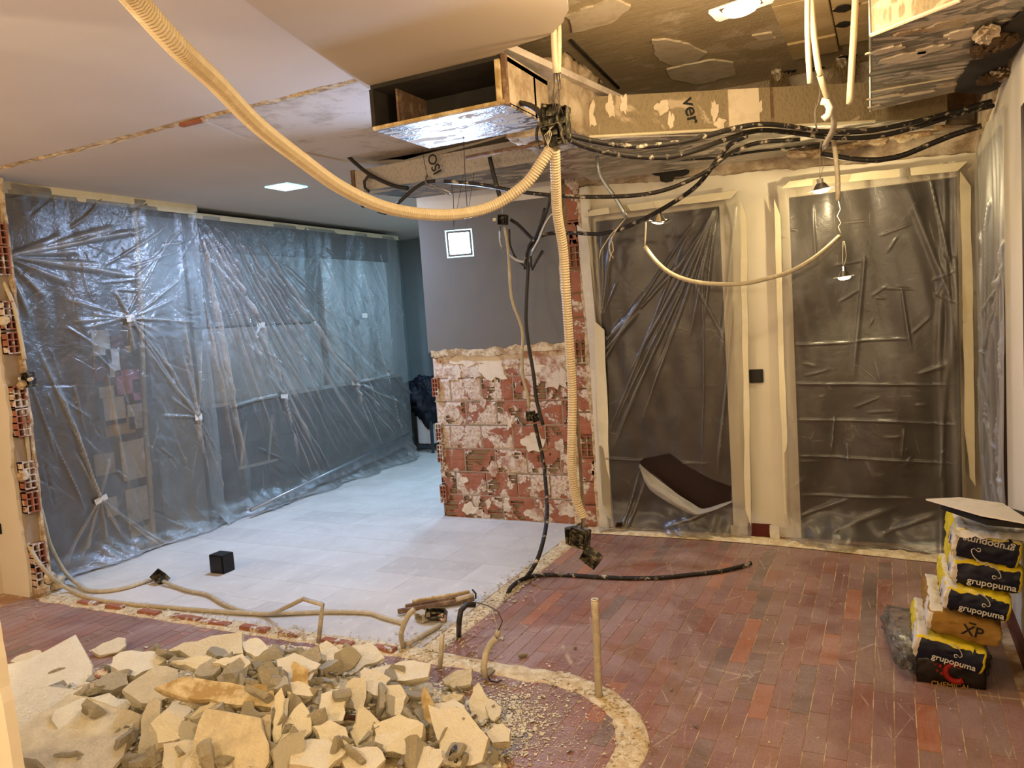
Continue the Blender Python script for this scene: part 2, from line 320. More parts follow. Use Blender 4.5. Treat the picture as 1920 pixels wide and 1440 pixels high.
def plank_bm(bm, x0, ya, yb, mi=0):
    n0 = len(bm.faces); g = .0019
    box(bm, (x0+W/2, (ya+yb)/2, -.005+random.uniform(-.0004, .0006)), (W-2*g, yb-ya-2*g, .01)); bm.faces.ensure_lookup_table()
    for f in bm.faces[n0:]: f.material_index = mi
for i, (v, x0, ya, yb) in enumerate(planks):
    mi = random.choices(range(6), (26, 24, 26, 6, 3, 15))[0]
    if i < 298:
        bm = bmesh.new(); plank_bm(bm, x0, ya, yb); bmo('plank', bm, WOODS[mi], floor)
    else: plank_bm(bmr, x0, ya, yb, mi)
o = bmo('planks', bmr, WOODS, floor); tag(o, kind='stuff')
# tiles of the left room
nt = 0; tx, ty = .62, .31
bmr = bmesh.new()
for r_ in range(18):
    y0 = 2.96+r_*ty; off = (r_ % 2)*tx/2
    for c_ in range(-1, 9):
        x0 = -2.06-(c_+1)*tx+off; x1 = min(x0+tx, -2.06); xa = max(x0, -5.55)
        if x1 - xa < .05: continue
        box(bmr, ((xa+x1)/2, y0+ty/2, -.004+random.uniform(-.0002, .0004)), (x1-xa-.0015, ty-.0015, .012))
        bmo('tile', bmr, random.choices(TILES, (4, 4, 1))[0], floor); bmr = bmesh.new()
bmr.free()
# --- footprint of the demolished partition: straight strips, quarter arc, depth strip
def ribbon(name, pts, wd, m, seed, zt=.012, parent=None):
    P = spline([Vector((*p, 0)) for p in pts], .025); vs = []; fs = []
    for i, p in enumerate(P):
        t = (P[min(i+1, len(P)-1)]-P[max(i-1, 0)]).normalized(); s = Vector((-t.y, t.x, 0))
        e1 = wd/2+.02*noise.noise(Vector((i*.18, seed, 0)))+.008*noise.noise(Vector((i*.9, seed, 3))); e2 = wd/2+.02*noise.noise(Vector((i*.18, seed+20, 0)))+.008*noise.noise(Vector((i*.9, seed, 13)))
        row = [p-s*e1, p-s*e1*.8, p-s*e1*.3, p+s*e2*.3, p+s*e2*.8, p+s*e2]
        for j, q in enumerate(row):
            z = (-.002 if j in (0, 5) else zt*(.55+.8*noise.noise(Vector((q.x*14, q.y*14, seed))))); vs.append((q.x, q.y, max(z, -.002) if j in (0, 5) else max(.003, z)))
    for i in range(len(P)-1):
        for j in range(5): fs.append((i*6+j, i*6+j+1, (i+1)*6+j+1, (i+1)*6+j))
    return mesh(name, vs, fs, m, parent, smooth=True)
strips = empty('wall_footprint', (-2, 2.9, 0), 'pale plaster strip left on the floor by the removed partition', 'plaster strip')
arc = [(-1.35+.5*math.cos(a), 2.4+.5*math.sin(a)) for a in np.linspace(math.pi*.5, -.6, 14)]
for nm, pts, wd, sd in (('long_strip', [(-4.8, 2.92), (-4, 2.92), (-3, 2.92), (-2.1, 2.93)], .13, 1), ('curved_strip', [(-2.1, 2.93), (-1.7, 2.91)]+arc, .12, 2), ('depth_strip', [(-2.0, 2.93), (-2.0, 3.6), (-2.0, 4.3), (-2.02, 5.1)], .11, 3)):
    put(ribbon(nm, pts, wd, M['strip'], sd), strips)
# brick remains inside the long strip
for i in range(9):
    x = -4.5+i*.27+random.uniform(-.03, .03); o = boxo('brick_remnant', (x, 2.885, 0), (x+random.uniform(.12, .24), 2.93, .019+random.random()*.006), M['brickred'], None, .003); put(o, strips)
def crumbs(n, fn, smin, smax, seed):
    rr = random.Random(seed); vs = []; fs = []
    for _ in range(n):
        x, y, z = fn(rr); s = smin+(smax-smin)*rr.random()**3; b = len(vs)
        ax = [Vector((rr.gauss(0, 1), rr.gauss(0, 1), rr.gauss(0, .5))).normalized() for _ in range(5)]
        for a in ax: vs.append((x+a.x*s, y+a.y*s, z+abs(a.z)*s*.7+s*.15))
        fs += [(b, b+1, b+2), (b, b+2, b+3), (b, b+3, b+4), (b+1, b+2, b+4), (b, b+1, b+3), (b+2, b+3, b+4)]
    return vs, fs
def near_strip(rr):
    q = rr.random()
    if q < .3: return rr.uniform(-4.8, -2.1), 2.92+rr.gauss(0, .05), .008
    if q < .75: return -2.0+rr.gauss(0, .06), rr.uniform(2.9, 4.4)-.2*rr.random(), .006
    if q < .85: return rr.uniform(-2.3, -1.6), rr.uniform(2.75, 3.2), .005
    a = rr.uniform(-.4, 1.6); return -1.35+(.5+rr.gauss(0, .05))*math.cos(a), 2.4+(.5+rr.gauss(0, .05))*math.sin(a), .006
o = mesh('plaster_grit', *crumbs(5200, near_strip, .002, .012, 5), M['crumb']); tag(o, 'pale plaster grit scattered along the strip of the removed partition', 'plaster grit', kind='stuff')
o = mesh('dust_grit', *crumbs(5200, lambda r: (-1.3+r.gauss(0, .22), 2.45+r.gauss(0, .2), .002), .001, .005, 8), M['crumb']); tag(o, 'fine grit strewn on wood inside the curved plaster strip', 'grit', kind='stuff')
o = mesh('floor_specks', *crumbs(420, lambda r: (r.uniform(-1.9, .3), r.uniform(2.3, 4.9), .002), .0015, .007, 9), M['face']); tag(o, 'white plaster specks scattered over the red wooden floor', 'plaster specks', kind='stuff')
# --- walls
wb = boxo('wall_back', (-3.27, 5.225, 0), (.6, 5.32, 2.95), M['mortar']); tag(wb, kind='structure')
# brick faces on the pier
def brick_mesh(w_, h_, variant, seed):
    nx, nz = 16, 10; vs = []; fs = []; rr = random.Random(seed)
    for j in range(nz+1):
        for i in range(nx+1):
            x, z = i/nx*w_, j/nz*h_; e = min(i, nx-i, j, nz-j)
            y = (.004 if e == 0 else 0)-.004*noise.noise(Vector((x*22, z*22, seed)))
            if 0 < i < nx and 0 < j < nz: x += rr.uniform(-.2, .2)*w_/nx; z += rr.uniform(-.2, .2)*h_/nz
            if 0 < j < nz and j % 5 == 0: y += .0015
            vs.append((x, y, z))
    idx = lambda i, j: j*(nx+1)+i
    for j in range(nz):
        for i in range(nx):
            cx, cz = (i+.5)/nx, (j+.5)/nz
            hole = False
            if variant: hole = noise.noise(Vector((cx*3.3+seed*3.7, cz*2.6, seed*1.9)))*1. > (.22 if variant == 1 else .06)
            if not hole: fs.append((idx(i, j), idx(i, j+1), idx(i+1, j+1), idx(i+1, j)))
    nf = len(fs); mi = [0]*nf
    if variant:      # cavity: back plate and ribs between the cells
        b = len(vs); vs += [(0, .03, 0), (w_, .03, 0), (w_, .03, h_), (0, .03, h_)]; fs.append((b, b+3, b+2, b+1)); mi.append(1)
        for z in (0, .25, .5, .75, 1):
            b = len(vs); zz = z*h_; t = .004; vs += [(0, .004, zz-t), (w_, .004, zz-t), (w_, .004, zz+t), (0, .004, zz+t), (0, .03, zz-t), (w_, .03, zz-t), (w_, .03, zz+t), (0, .03, zz+t)]
            fs += [(b, b+3, b+2, b+1), (b+3, b+7, b+6, b+2), (b, b+1, b+5, b+4)]; mi += [2]*3
    b = len(vs); vs += [(0, .004, 0), (w_, .004, 0), (w_, .004, h_), (0, .004, h_), (0, .03, 0), (w_, .03, 0), (w_, .03, h_), (0, .03, h_)]
    fs += [(b, b+1, b+5, b+4), (b+1, b+2, b+6, b+5), (b+2, b+3, b+7, b+6), (b+3, b, b+4, b+7)]; mi += [0]*4
    return vs, fs, mi
BW, BH = .272, .187
for r_ in range(8):
    z0 = r_*BH+.004; off = (0, .13, .04, .15, .0, .12, .06, .1)[r_]; x = -3.27+.01+noise.noise(Vector((r_*1.3, 0, 0)))*.01
    first = True
    while x < -2.1:
        w_ = (BW if not first else BW-off) ; w_ = min(w_, -2.08-x); first = False
        if w_ > .04:
            q = random.random(); var = 0 if q < .42 else (1 if q < .8 else 2)
            if r_ >= 6: var = 0
            vs, fs, mi = brick_mesh(w_-.012, BH-.012, var, random.randint(0, 999))
            vs = [(a+x+.006, b+5.197+random.uniform(-.0005, .0005), c+z0) for a, b, c in vs]
            mb = M['brick2'] if r_ >= 6 or (x < -3.1 and r_ > 2) else (M['brick'] if random.random() < .75 else M['brickred'])
            mesh('brick', vs, fs, None, wb, mats=[mb, M['brickdark'], M['brickred']], mi=mi)
        x += w_
bmj = bmesh.new()
for r_ in range(9): box(bmj, (-2.68, 5.212, r_*BH+.001), (1.17, .022, .012))
for r_ in range(8):
    for i in range(5): box(bmj, (-3.27+(0, .13, .04, .15, .0, .12, .06, .1)[r_]*-1+BW*(i+1)+.01, 5.212, r_*BH+BH/2), (.012, .02, BH)) if -3.2 < -3.27+(0, .13, .04, .15, .0, .12, .06, .1)[r_]*-1+BW*(i+1) < -2.1 else None
o = bmo('mortar_joints', bmj, M['mortar'], wb); tag(o, kind='stuff')
# hollow ends on the pier's left edge
def hollow_ends(parent, org, ux, uz, nrm, cols, rows, cw, ch, name='hollow_brick_end', m='brickred'):
    "a brick end seen on: a frame and webs around open cells"
    bm = bmesh.new(); org, ux, uz, nrm = map(Vector, (org, ux, uz, nrm)); R = Matrix((ux, nrm, uz)).transposed()
    t = .008; Wt, Ht = cols*cw+t, rows*ch+t
    for i in range(cols+1): box(bm, org+ux*(i*cw+t/2)+uz*Ht/2+nrm*random.uniform(-.004, .0), (t, .05, Ht), R)
    for j in range(rows+1): box(bm, org+uz*(j*ch+t/2)+ux*Wt/2+nrm*random.uniform(-.004, 0), (Wt, .05, t), R)
    n0 = len(bm.faces); box(bm, org+ux*Wt/2+uz*Ht/2-nrm*.03, (Wt, .01, Ht), R); bm.faces.ensure_lookup_table()
    for f in bm.faces[n0:]: f.material_index = 1
    return bmo(name, bm, [M[m], M['brickdark']], parent)
for z in (.12, .45, .62, .98): hollow_ends(wb, (-3.262, 5.19, z), (1, 0, 0), (0, 0, 1), (0, -1, 0), 2, 4, .024, .034)
# plaster patches stuck on the bricks
for i, (px, py, r, asp) in enumerate([(925, 690, .1, 1.5), (1040, 705, .13, 1.1), (890, 700, .06, 1), (850, 700, .07, 1.2), (1010, 690, .05, 2), (905, 755, .05, .6), (850, 775, .06, 1.2), (985, 740, .05, .7), (955, 790, .05, .5), (850, 825, .06, .9), (960, 870, .07, 1.4), (925, 880, .06, .9), (1000, 830, .09, 1.3), (1050, 835, .06, .8),
        (950, 950, .05, .9), (915, 945, .05, .7), (880, 955, .06, 1.2), (1065, 955, .07, 1.4), (1000, 965, .06, 1.6), (1010, 915, .04, .6), (870, 900, .03, 1.4), (905, 905, .035, .5), (1060, 880, .04, .5), (1020, 665, .1, 2.4), (880, 668, .09, 2.6), (960, 672, .07, 2.)]):
    p = at(px, py, y=5.19); b = blob(22, r*.8, asp, .5, i*1.7)
    slab('plaster_patch', [(max(-3.26, min(p.x+q[0], -2.09)), max(.0, p.z+q[1])) for q in b], 'y', 5.188+random.uniform(0, .004), .02, M['patchwhite'] if i % 4 == 0 else M['scar2'], wb)
# grey painted plaster above the bricks, ragged at its lower edge; pale band above it
edge = jag((-2.09, 1.345), (-3.275, 1.325), 46, .016, 3)
gp = slab('grey_painted_plaster', [(-3.275, 2.42), (-2.09, 2.4)]+[tuple(e) for e in edge]+[(-3.275, 1.325)], 'y', 5.176, .022, M['grey'], wb)
rim = [(e[0], e[1]-.004) for e in edge]; slab('broken_plaster_rim', [(e[0], e[1]+.012+.012*noise.noise(Vector((e[0]*9, 2, 2)))) for e in edge]+[(e[0], e[1]-.035-.05*abs(noise.noise(Vector((e[0]*5, 1, 1))))) for e in edge[::-1]], 'y', 5.17, .028, M['scar'], wb)
slab('white_upper_plaster', [(-3.275, 2.42), (-2.09, 2.4), (-2.09, 2.95), (-3.275, 2.95)], 'y', 5.174, .03, M['white'], wb)
# torn jamb of bricks where the depth wall joined
z = 0.0; i = 0
while z < 2.42:
    h_ = .17
    if i in (3, 7, 11): hollow_ends(wb, (-2.02, 5.165, z+.01), (1, 0, 0), (0, 0, 1), (0, -1, 0), 2, 3, .045, .05)
    else:
        vs, fs, mi = brick_mesh(.1, h_-.012, 1 if i % 5 == 2 else 0, i*7+3); mesh('brick', [(a-2.025, b+5.15, c+z+.004) for a, b, c in vs], fs, None, wb, mats=[M['brick'] if i % 3 else M['brickred'], M['brickdark'], M['brickred']], mi=mi)
    z += h_; i += 1
for sx, xx in ((0, -2.075), (1, -1.915)):
    e1 = jag((xx-.02, 0), (xx-.02, 2.42), 60, .012, 5+sx); e2 = jag((xx+.025, 2.42), (xx+.025, 0), 60, .012, 8+sx)
    slab('torn_plaster_edge', [tuple(p) for p in e1+e2], 'y', 5.15-.012*sx, .05, M['scar'], wb)
boxo('jamb_core', (-2.08, 5.18, 0), (-1.9, 5.23, 2.42), M['mortar'], wb)
# white paint around the doorways, ragged at the top, rough wall above
topz = lambda x: 2.44-.055*(x+1.9)
def wpiece(x0, x1, z0, top=True, z1=None):
    pts = [(x0, z0), (x1, z0)]
    if top: pts += [tuple(p) for p in jag((x1, topz(x1)), (x0, topz(x0)), max(6, int((x1-x0)*30)), .014, 12)]+[(x0, topz(x0))]
    else: pts += [(x1, z1), (x0, z1)]
    slab('white_plaster', pts, 'y', 5.2, .03, M['white'], wb)
D1, D2 = (-1.83, -.975), (-.545, .37)
wpiece(-1.9, D1[0], 0); wpiece(D1[1], D2[0], 0); wpiece(D2[1], .47, 0); wpiece(D1[0], D1[1], 2.19); wpiece(D2[0], D2[1], 2.19)
slab('rough_upper_wall', [(-1.93, 2.2), (.47, 2.2), (.47, 2.95), (-1.93, 2.95)], 'y', 5.212, .02, M['rough'], wb)
for n_, (a, b) in enumerate((D1, D2), 1):
    d = empty('door_%d' % n_, ((a+b)/2, 5.2, 0), kind='structure')
    put(boxo('door_panel', (a+.003, 5.204, .005), (b-.003, 5.222, 2.186), M['door' if n_ == 2 else 'doorb'], bev=.003), d)
    put(boxo('centre_groove', (a+.1, 5.2, 1.0), (b-.1, 5.205, 1.006), M['doorb']), d)
t1 = boxo('trim_1', (-1.915, 5.135, 0), (-1.845, 5.2, 2.43), M['white'], None, .006); tag(t1, kind='structure')
t2 = boxo('baseboard_back', (-.88, 5.18, 0), (-.73, 5.2, .085), M['skirt'], None, .003); tag(t2, kind='structure')
# right wall
wr = boxo('wall_right', (.475, 3.46, 0), (.62, 5.32, 2.95), M['white']); tag(wr, kind='structure')
boxo('lintel', (.475, -2.5, 2.2), (.62, 3.46, 2.95), M['white'], wr); boxo('near_wall', (.475, -2.5, 0), (.62, 2.55, 2.2), M['white'], wr)
e = [tuple(p) for p in jag((3.2, 2.52), (5.2, 2.33), 50, .03, 31)]
slab('torn_upper_plaster', e+[(5.2, 2.95), (3.2, 2.95)], 'x', .462, .02, M['rough'], wr)
d3 = empty('door_3', (.47, 4.6, 0), kind='structure'); put(boxo('door_panel', (.462, 4.13, .005), (.474, 5.12, 2.26), M['doorb']), d3)
d4 = empty('door_4', (.5, 3.0, 0), kind='structure'); put(boxo('door_panel', (.53, 2.55, .005), (.56, 3.46, 2.2), M['doorb']), d4); put(boxo('door_frame', (.455, 3.39, 0), (.53, 3.46, 2.2), M['doorb']), d4)
bb = boxo('baseboard_right', (.455, 3.46, 0), (.475, 4.1, .08), M['skirt']); tag(bb, kind='structure')
# left room, far walls, shell
for nm, lo, hi, m in (('wall_left', (-5.75, 2.95, 0), (-5.62, 8.6, 2.95), 'kwall'), ('wall_far', (-5.75, 8.4, 0), (-2.9, 8.5, 2.95), 'kwall'), ('wall_side', (-3.0, 5.32, 0), (-2.9, 8.4, 2.95), 'shell'),
        ('wall_front', (-5.3, -2.6, 0), (.6, -2.5, 2.95), 'shell'), ('wall_left_near', (-5.3, -2.5, 0), (-5.2, 2.88, 2.95), 'shell')):
    tag(boxo(nm, lo, hi, M[m]), kind='structure')
# near plaster jamb, lower left corner
A, B = at(0, 1170, y=1.2), at(37, 1450, y=1.2); B2 = B+(B-A)*1.1
jp = [tuple(p) for p in jag((B2.x, B2.z), (A.x-.16, A.z+1.6), 60, .006, 44)]
o = slab('wall_jamb', jp+[(-2.9, 2.6), (-2.9, B2.z)], 'y', 1.2, .03, M['white']); tag(o, kind='structure')
# --- stub of the demolished partition (left)
ws = boxo('wall_stub', (-5.62, 2.9, 0), (-4.92, 2.985, 2.66), M['mortar']); tag(ws, kind='structure')
e = [tuple(p) for p in jag((-4.925, 0), (-4.945, 2.66), 80, .022, 51)]; slab('white_plaster_front', [(-5.62, 0)]+e+[(-5.62, 2.66)], 'y', 2.88, .02, M['white'], ws)
e = [tuple(p) for p in jag((-4.88, 0), (-4.885, 2.66), 80, .012, 53)]; slab('white_plaster_back', [(-5.62, 0)]+e+[(-5.62, 2.66)], 'y', 2.985, .016, M['scar'], ws)
z = .02; i = 0
while z < 2.45:
    if i % 3 == 2:
        vs, fs, mi = brick_mesh(.085, .16, 0, i); mesh('mortar_block', [(b-4.92, a+2.905, c+z) for a, b, c in [(a, -b-.01, c) for a, b, c in vs]], fs, None, ws, mats=[M['scar'], M['scar'], M['scar']], mi=mi)
    else: hollow_ends(ws, (-4.895, 2.9, z), (0, 1, 0), (0, 0, 1), (1, 0, 0), 2, 3 if i % 2 else 4, .037, .042, m='brick')
    z += .185 if i % 2 == 0 else .15; i += 1
for i, (y, z, s) in enumerate([(2.93, .03, .05), (3.03, .05, .045), (2.98, .1, .04), (2.9, .78, .035), (2.96, 1.35, .03), (2.9, 1.75, .03)]):
    bm = bmesh.new(); bmesh.ops.create_icosphere(bm, subdivisions=2, radius=s)
    for v in bm.verts: v.co *= 1+.5*noise.noise(v.co*40+Vector((i, 0, 0)))
    o = bmo('broken_mortar_lump', bm, M['scar'], ws); o.location = (-4.875, y, z)
sk = boxo('outlet_plate', (-5.2, 2.868, .40), (-5.135, 2.88, .47), M['sockb'], None, .003); tag(sk, 'black outlet plate cut by the left edge, on the wall stub', 'outlet')
# --- ceiling
ce = empty('ceiling', (0, 0, 0), kind='structure')
CZ = 2.65
s0, s1, s2 = at(-40, 307, z=CZ), at(430, 214, z=CZ), at(690, 163, z=CZ)
edge_f = [tuple(p) for p in jag((-5.3, 2.88), (-2.05, 2.86), 70, .012, 61)]
st = at(540, 0, z=CZ); slab('smooth_plaster', edge_f+[(-2.06, 2.86)]+[(-1.86, 2.1), (-1.6, 1.2), (-1.2, -2.5), (-5.3, -2.5)], 'z', CZ, .03, M['ceiling'], ce)
br = [V2(at(*p, z=2.618)) for p in ((690, 166), (800, 140), (925, 106), (950, 92), (1030, 66), (1055, 42), (1066, 20), (1064, -10), (1075, -60))]
brj = []
for i in range(len(br)-1): brj += [tuple(p) for p in jag(br[i], br[i+1], 8, .005, 70+i)]
slab('shade_toned_ceiling', brj+[(-.62, 1.7), (.475, 1.6), (.475, -2.5), (-1.2, -2.5), (-1.6, 1.2), (-1.86, 2.1)], 'z', 2.618, .05, M['soffit_shade'], ce)  # shading boundary built as a darker, slightly lower ceiling piece
edge_b = [tuple(p) for p in jag((-5.7, 2.935), (-3.05, 2.925), 60, .012, 62)]
pl = [V2(at(*p, z=CZ)) for p in ((405, 238), (450, 258), (500, 270), (560, 285), (640, 302), (690, 306), (760, 308))]
slab('left_room_plaster', edge_b+[tuple(p) for p in pl]+[(-1.9, 4.25), (-1.9, 5.18), (-3.27, 5.18), (-3.0, 5.35), (-3.0, 8.45), (-5.7, 8.45)], 'z', CZ, .03, M['ceiling'], ce)
slab('rough_patch', [(-3.3, 2.9), (-1.4, 2.9), (-1.2, 4.35), (-3.3, 4.35)], 'z', CZ+.012, .03, M['patch'], ce)
bm = bmesh.new(); N_ = 130
P1, P2 = Vector((-5.3, 2.905, CZ+.01)), Vector((-1.95, 2.895, CZ+.01)); vs = []; fs = []
for i in range(N_+1):
    p = P1.lerp(P2, i/N_)
    for j in range(6):
        yy = (j/5-.5)*.1; vs.append((p.x, p.y+yy, p.z-.012*(1-abs(j-2.5)/3)-.014*noise.noise(Vector((p.x*12, yy*40, 3)))))
for i in range(N_):
    for j in range(5): fs.append((i*6+j, i*6+j+1, (i+1)*6+j+1, (i+1)*6+j))
bm.free(); mesh('wall_scar', vs, fs, M['scar'], ce)
o = boxo('brick_remnant', (-3.2, 2.875, CZ-.018), (-3.02, 2.91, CZ), M['brickred'], ce, .004)
slab('concrete_slab', [(-5.7, -2.5), (.62, -2.5), (.62, 8.5), (-5.7, 8.5)], 'z', 2.93, .1, M['concrete'], ce)
# exposed slab: beam grooves, plaster remains, filler blocks
for i, L in enumerate([[(1222, 75), (1250, 72), (1290, 82), (1325, 98), (1300, 115), (1260, 122), (1235, 112), (1228, 95)], [(1250, 130), (1290, 120), (1340, 112), (1370, 118), (1378, 140), (1340, 150), (1300, 158), (1260, 148)],
        [(1060, 30), (1110, 10), (1150, -5), (1180, 10), (1150, 40), (1110, 52), (1075, 60)], [(1065, 130), (1100, 140), (1130, 155), (1100, 165), (1070, 160)], [(1330, 180), (1380, 165), (1420, 158), (1400, 172), (1360, 182)], [(1410, 65), (1450, 60), (1455, 70), (1420, 74)]]):
    P = [V2(at(*p, z=2.925)) for p in L]; out = []
    for j in range(len(P)): out += [tuple(q) for q in jag(P[j], P[(j+1) % len(P)], 5, .015, 80+i*9+j)]
    slab('plaster_remains', out, 'z', 2.92, .012, M['patchwhite'], ce)
for a, b in (((1070, 75), (1160, 165)), ((1062, 100), (1130, 168))):
    A, B = at(*a, z=2.925), at(*b, z=2.925); tube('formwork_groove', [A, B], .008, M['ductdark'], ce, smoothpath=False)
for i in range(4):
    for j in range(7):
        if (i, j) in ((3, 6),): continue
        x0 = -.45+i*.245; y0 = 2.6+j*.3+(.0 if i % 2 else .08); dz = random.uniform(0, .01)
        if x0+.24 > .47: continue
        boxo('filler_block', (x0, y0, 2.895+dz), (x0+.238, y0+.292, 2.93), M['block'], ce, .003)
for (px, py, s) in ((1590, 15, .05), (1590, 45, .045), (1590, 108, .05), (1480, 135, .03), (1530, 130, .03)):
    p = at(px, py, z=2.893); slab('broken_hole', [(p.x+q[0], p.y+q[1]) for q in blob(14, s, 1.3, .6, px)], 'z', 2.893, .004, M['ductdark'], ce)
# ================================================================ DUCTS
def prism(name, foot, z0, z1, m, parent, mats=None, sidemat=None, bottommat=None, open_side=None, wall=.025):
    "box with a quadrilateral footprint (x,y) anticlockwise from front-left; material 0 sides, 1 bottom"
    vs = [(p[0], p[1], z0) for p in foot]+[(p[0], p[1], z1) for p in foot]; n = len(foot)
    fs = [tuple(range(n))[::-1], tuple(range(n, 2*n))]; mi = [1, 0]
    for i in range(n):
        if i == open_side: continue
        fs.append((i, (i+1) % n, n+(i+1) % n, n+i)); mi.append(0)
    return mesh(name, vs, fs, None, parent, mats=mats, mi=mi)
# A: supply box with its open mouth towards the camera
dA = empty('air_outlet_box', (-1.7, 2.93, 2.42), 'foil-bottomed air outlet box, its dark open mouth under the broken ceiling', 'air duct')
ax0, ax1, ay0, ay1, az0, az1 = -2.03, -1.375, 2.9, 3.36, 2.425, 2.6
put(boxo('bottom_board', (ax0, ay0, az0-.005), (ax1, ay1, az0+.012), M['foil'], bev=.003), dA)
put(boxo('top_board', (ax0, ay0, az1), (ax1, ay1, az1+.02), M['ductdark']), dA)
put(boxo('left_board', (ax0-.008, ay0, az0), (ax0+.012, ay1, az1), M['ductdark']), dA)
put(boxo('right_board', (ax1-.02, ay0+.01, az0), (ax1, ay1, az1+.03), M['rough'], bev=.004), dA)
put(boxo('back_board', (ax0, ay0+.3, az0), (ax1, ay0+.32, az1), M['ductdark']), dA)
put(boxo('inner_baffle', (ax0+.09, ay0+.06, az0+.01), (ax0+.1, ay0+.3, az1), M['oldwood']), dA)
for lo, hi, nm in (((ax0, ay0-.012, az0-.004), (ax1, ay0+.012, az0+.012), 'mouth_frame'), ((ax1-.035, ay0-.014, az0), (ax1-.01, ay0+.01, az1), 'mouth_frame'), ((ax1-.008, ay0-.006, az0-.01), (ax1+.012, ay0+.02, az1+.02), 'wooden_edge')):
    put(boxo(nm, lo, hi, M['timber' if nm == 'mouth_frame' else 'oldwood'], bev=.003), dA)
# B: long duct over the left room opening
dB = empty('insulated_duct', (-2.3, 4.2, 2.46), 'grey insulated duct with letters ISO, hanging below the patched ceiling', 'air duct')
yl, yr = 4.2, 4.15
b0, b1 = at(665, 358, y=yl), at(1120, 318, y=yr)
zb0, zb1 = b0.z, b1.z; x0b, x1b = b0.x, b1.x
put(prism('duct_board', [(x0b, yl), (x1b+.05, yr), (x1b+.4, 4.95), (x0b+.15, 4.7)], 2.445, 2.585, None, None, mats=[M['duct2'], M['foil']]), dB)
put(boxo('end_flange', (x0b-.015, yl-.01, 2.45), (x0b+.012, yl+.03, 2.59), M['oldwood']), dB)
put(boxo('joint_tape', (x1b-.38, yl-.03, 2.45), (x1b-.2, yl-.0, 2.58), M['patchwhite']), dB)
p = at(815, 307, y=4.15); put(text('ISO', .085, M['ink'], None, Matrix.Translation(p) @ Matrix.Rotation(math.radians(90), 4, 'X') @ Matrix.Rotation(math.radians(-72), 4, 'Z') @ Matrix.Rotation(math.pi, 4, 'Z')), dB)
# C: duct along the back, oblique
dC = empty('insulated_duct', (-.7, 4.0, 2.42), 'tan insulated duct with letters ver, running across under the concrete slab', 'air duct')
c0, c1 = at(1075, 250, y=3.75), at(1700, 207, y=4.55)
put(prism('duct_board', [(c0.x, 3.75), (.3, 4.72), (.3, 5.1), (c0.x-.1, 4.35)], 2.44, 2.64, None, None, mats=[M['duct'], M['foil']]), dC)
dv = Vector((.3-c0.x, 4.72-3.75)); ang = math.atan2(dv.y, dv.x)
def onC(px, py, off=.006):
    "point on the oblique face"
    d = ROT @ Vector((px-960, -(py-720), -FPX)); nx, ny = math.sin(ang), -math.cos(ang)
    t = (nx*(c0.x)+ny*3.75+off)/(nx*d.x+ny*d.y); return EYE+d*t
p = onC(1296, 207); put(text('ver', .1, M['ink'], None, Matrix.Translation(p) @ Matrix.Rotation(ang, 4, 'Z') @ Matrix.Rotation(math.radians(90), 4, 'X') @ Matrix.Rotation(math.radians(-78), 4, 'Z')), dC)
for a, w_ in ((1395, .16), (1448, .012)):
    p = onC(a, 215, .004); bm = bmesh.new(); box(bm, (p.x, p.y, 2.54), (w_, .008, .196), Matrix.Rotation(ang, 3, 'Z')); put(bmo('joint_tape', bm, M['patchwhite' if w_ > .1 else 'oldwood']), dC)
bm = bmesh.new(); A, B = onC(1080, 252, .01), onC(1640, 212, .01); cyl(bm, (A.x, A.y, 2.44), (B.x, B.y, 2.44), .008, seg=6); put(bmo('edge_tape', bm, M['tape']), dC)
for i, (px, py, r, asp) in enumerate(((1145, 200, .05, .5), (1170, 195, .05, .4), (1105, 215, .06, .5), (1240, 205, .035, .9), (1258, 225, .05, .3), (1340, 210, .05, .4), (1350, 232, .03, .8), (1420, 200, .04, .5))):
    p = onC(px, py, .004); o = slab('plaster_splash', blob(20, r, asp, .6, i*2.2), 'y', -.003, .006, M['patchwhite'], None); o.data.transform(Matrix.Translation(p) @ Matrix.Rotation(ang, 4, 'Z')); put(o, dC)
# D: dropped foil box at the right wall
dD = empty('foil_duct', (.2, 3.6, 2.45), 'large foil-faced duct box with plaster smears, hanging by the right wall', 'air duct')
e0, e1 = at(1632, 66, z=2.45), at(1800, 0, z=2.45); g0 = at(1632, 208, z=2.45); e2 = e0+(e1-e0)*1.9
put(prism('duct_board', [(e0.x, e0.y), (min(e2.x, .46), e2.y), (.46, 3.3), (.455, 4.15), (g0.x, g0.y)], 2.45, 2.9, None, None, mats=[M['duct'], M['foil']]), dD)
bm = bmesh.new(); cyl(bm, e0, e1, .007, seg=6); put(bmo('edge_tape', bm, M['tape']), dD)
bm = bmesh.new(); cyl(bm, e0, e0+Vector((0, 0, .4)), .005, seg=6); cyl(bm, e0, g0, .005, seg=6); put(bmo('foil_edge', bm, M['alu']), dD)
A, B = at(1630, 140, z=2.445), at(1840, 105, z=2.445)
bm = bmesh.new(); d = B-A; box(bm, (A+B)/2, (d.length, .035, .012), Matrix.Rotation(math.atan2(d.y, d.x), 3, 'Z'), .002); put(bmo('metal_rail', bm, M['steel']), dD)
A, B = at(1632, 172, z=2.447), at(1790, 145, z=2.447); bm = bmesh.new(); cyl(bm, A, B, .004, seg=6); put(bmo('foil_seam', bm, M['tape']), dD)
P = [V2(at(*p, z=2.445)) for p in ((1790, 170), (1815, 120), (1850, 75), (1880, 50), (1925, 15), (1925, 60), (1895, 110), (1870, 165), (1845, 175))]
hp = []
for j in range(len(P)): hp += [tuple(q) for q in jag(P[j], P[(j+1) % len(P)], 6, .008, 120+j)]
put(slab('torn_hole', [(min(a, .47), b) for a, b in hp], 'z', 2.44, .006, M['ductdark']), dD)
rr = random.Random(4)
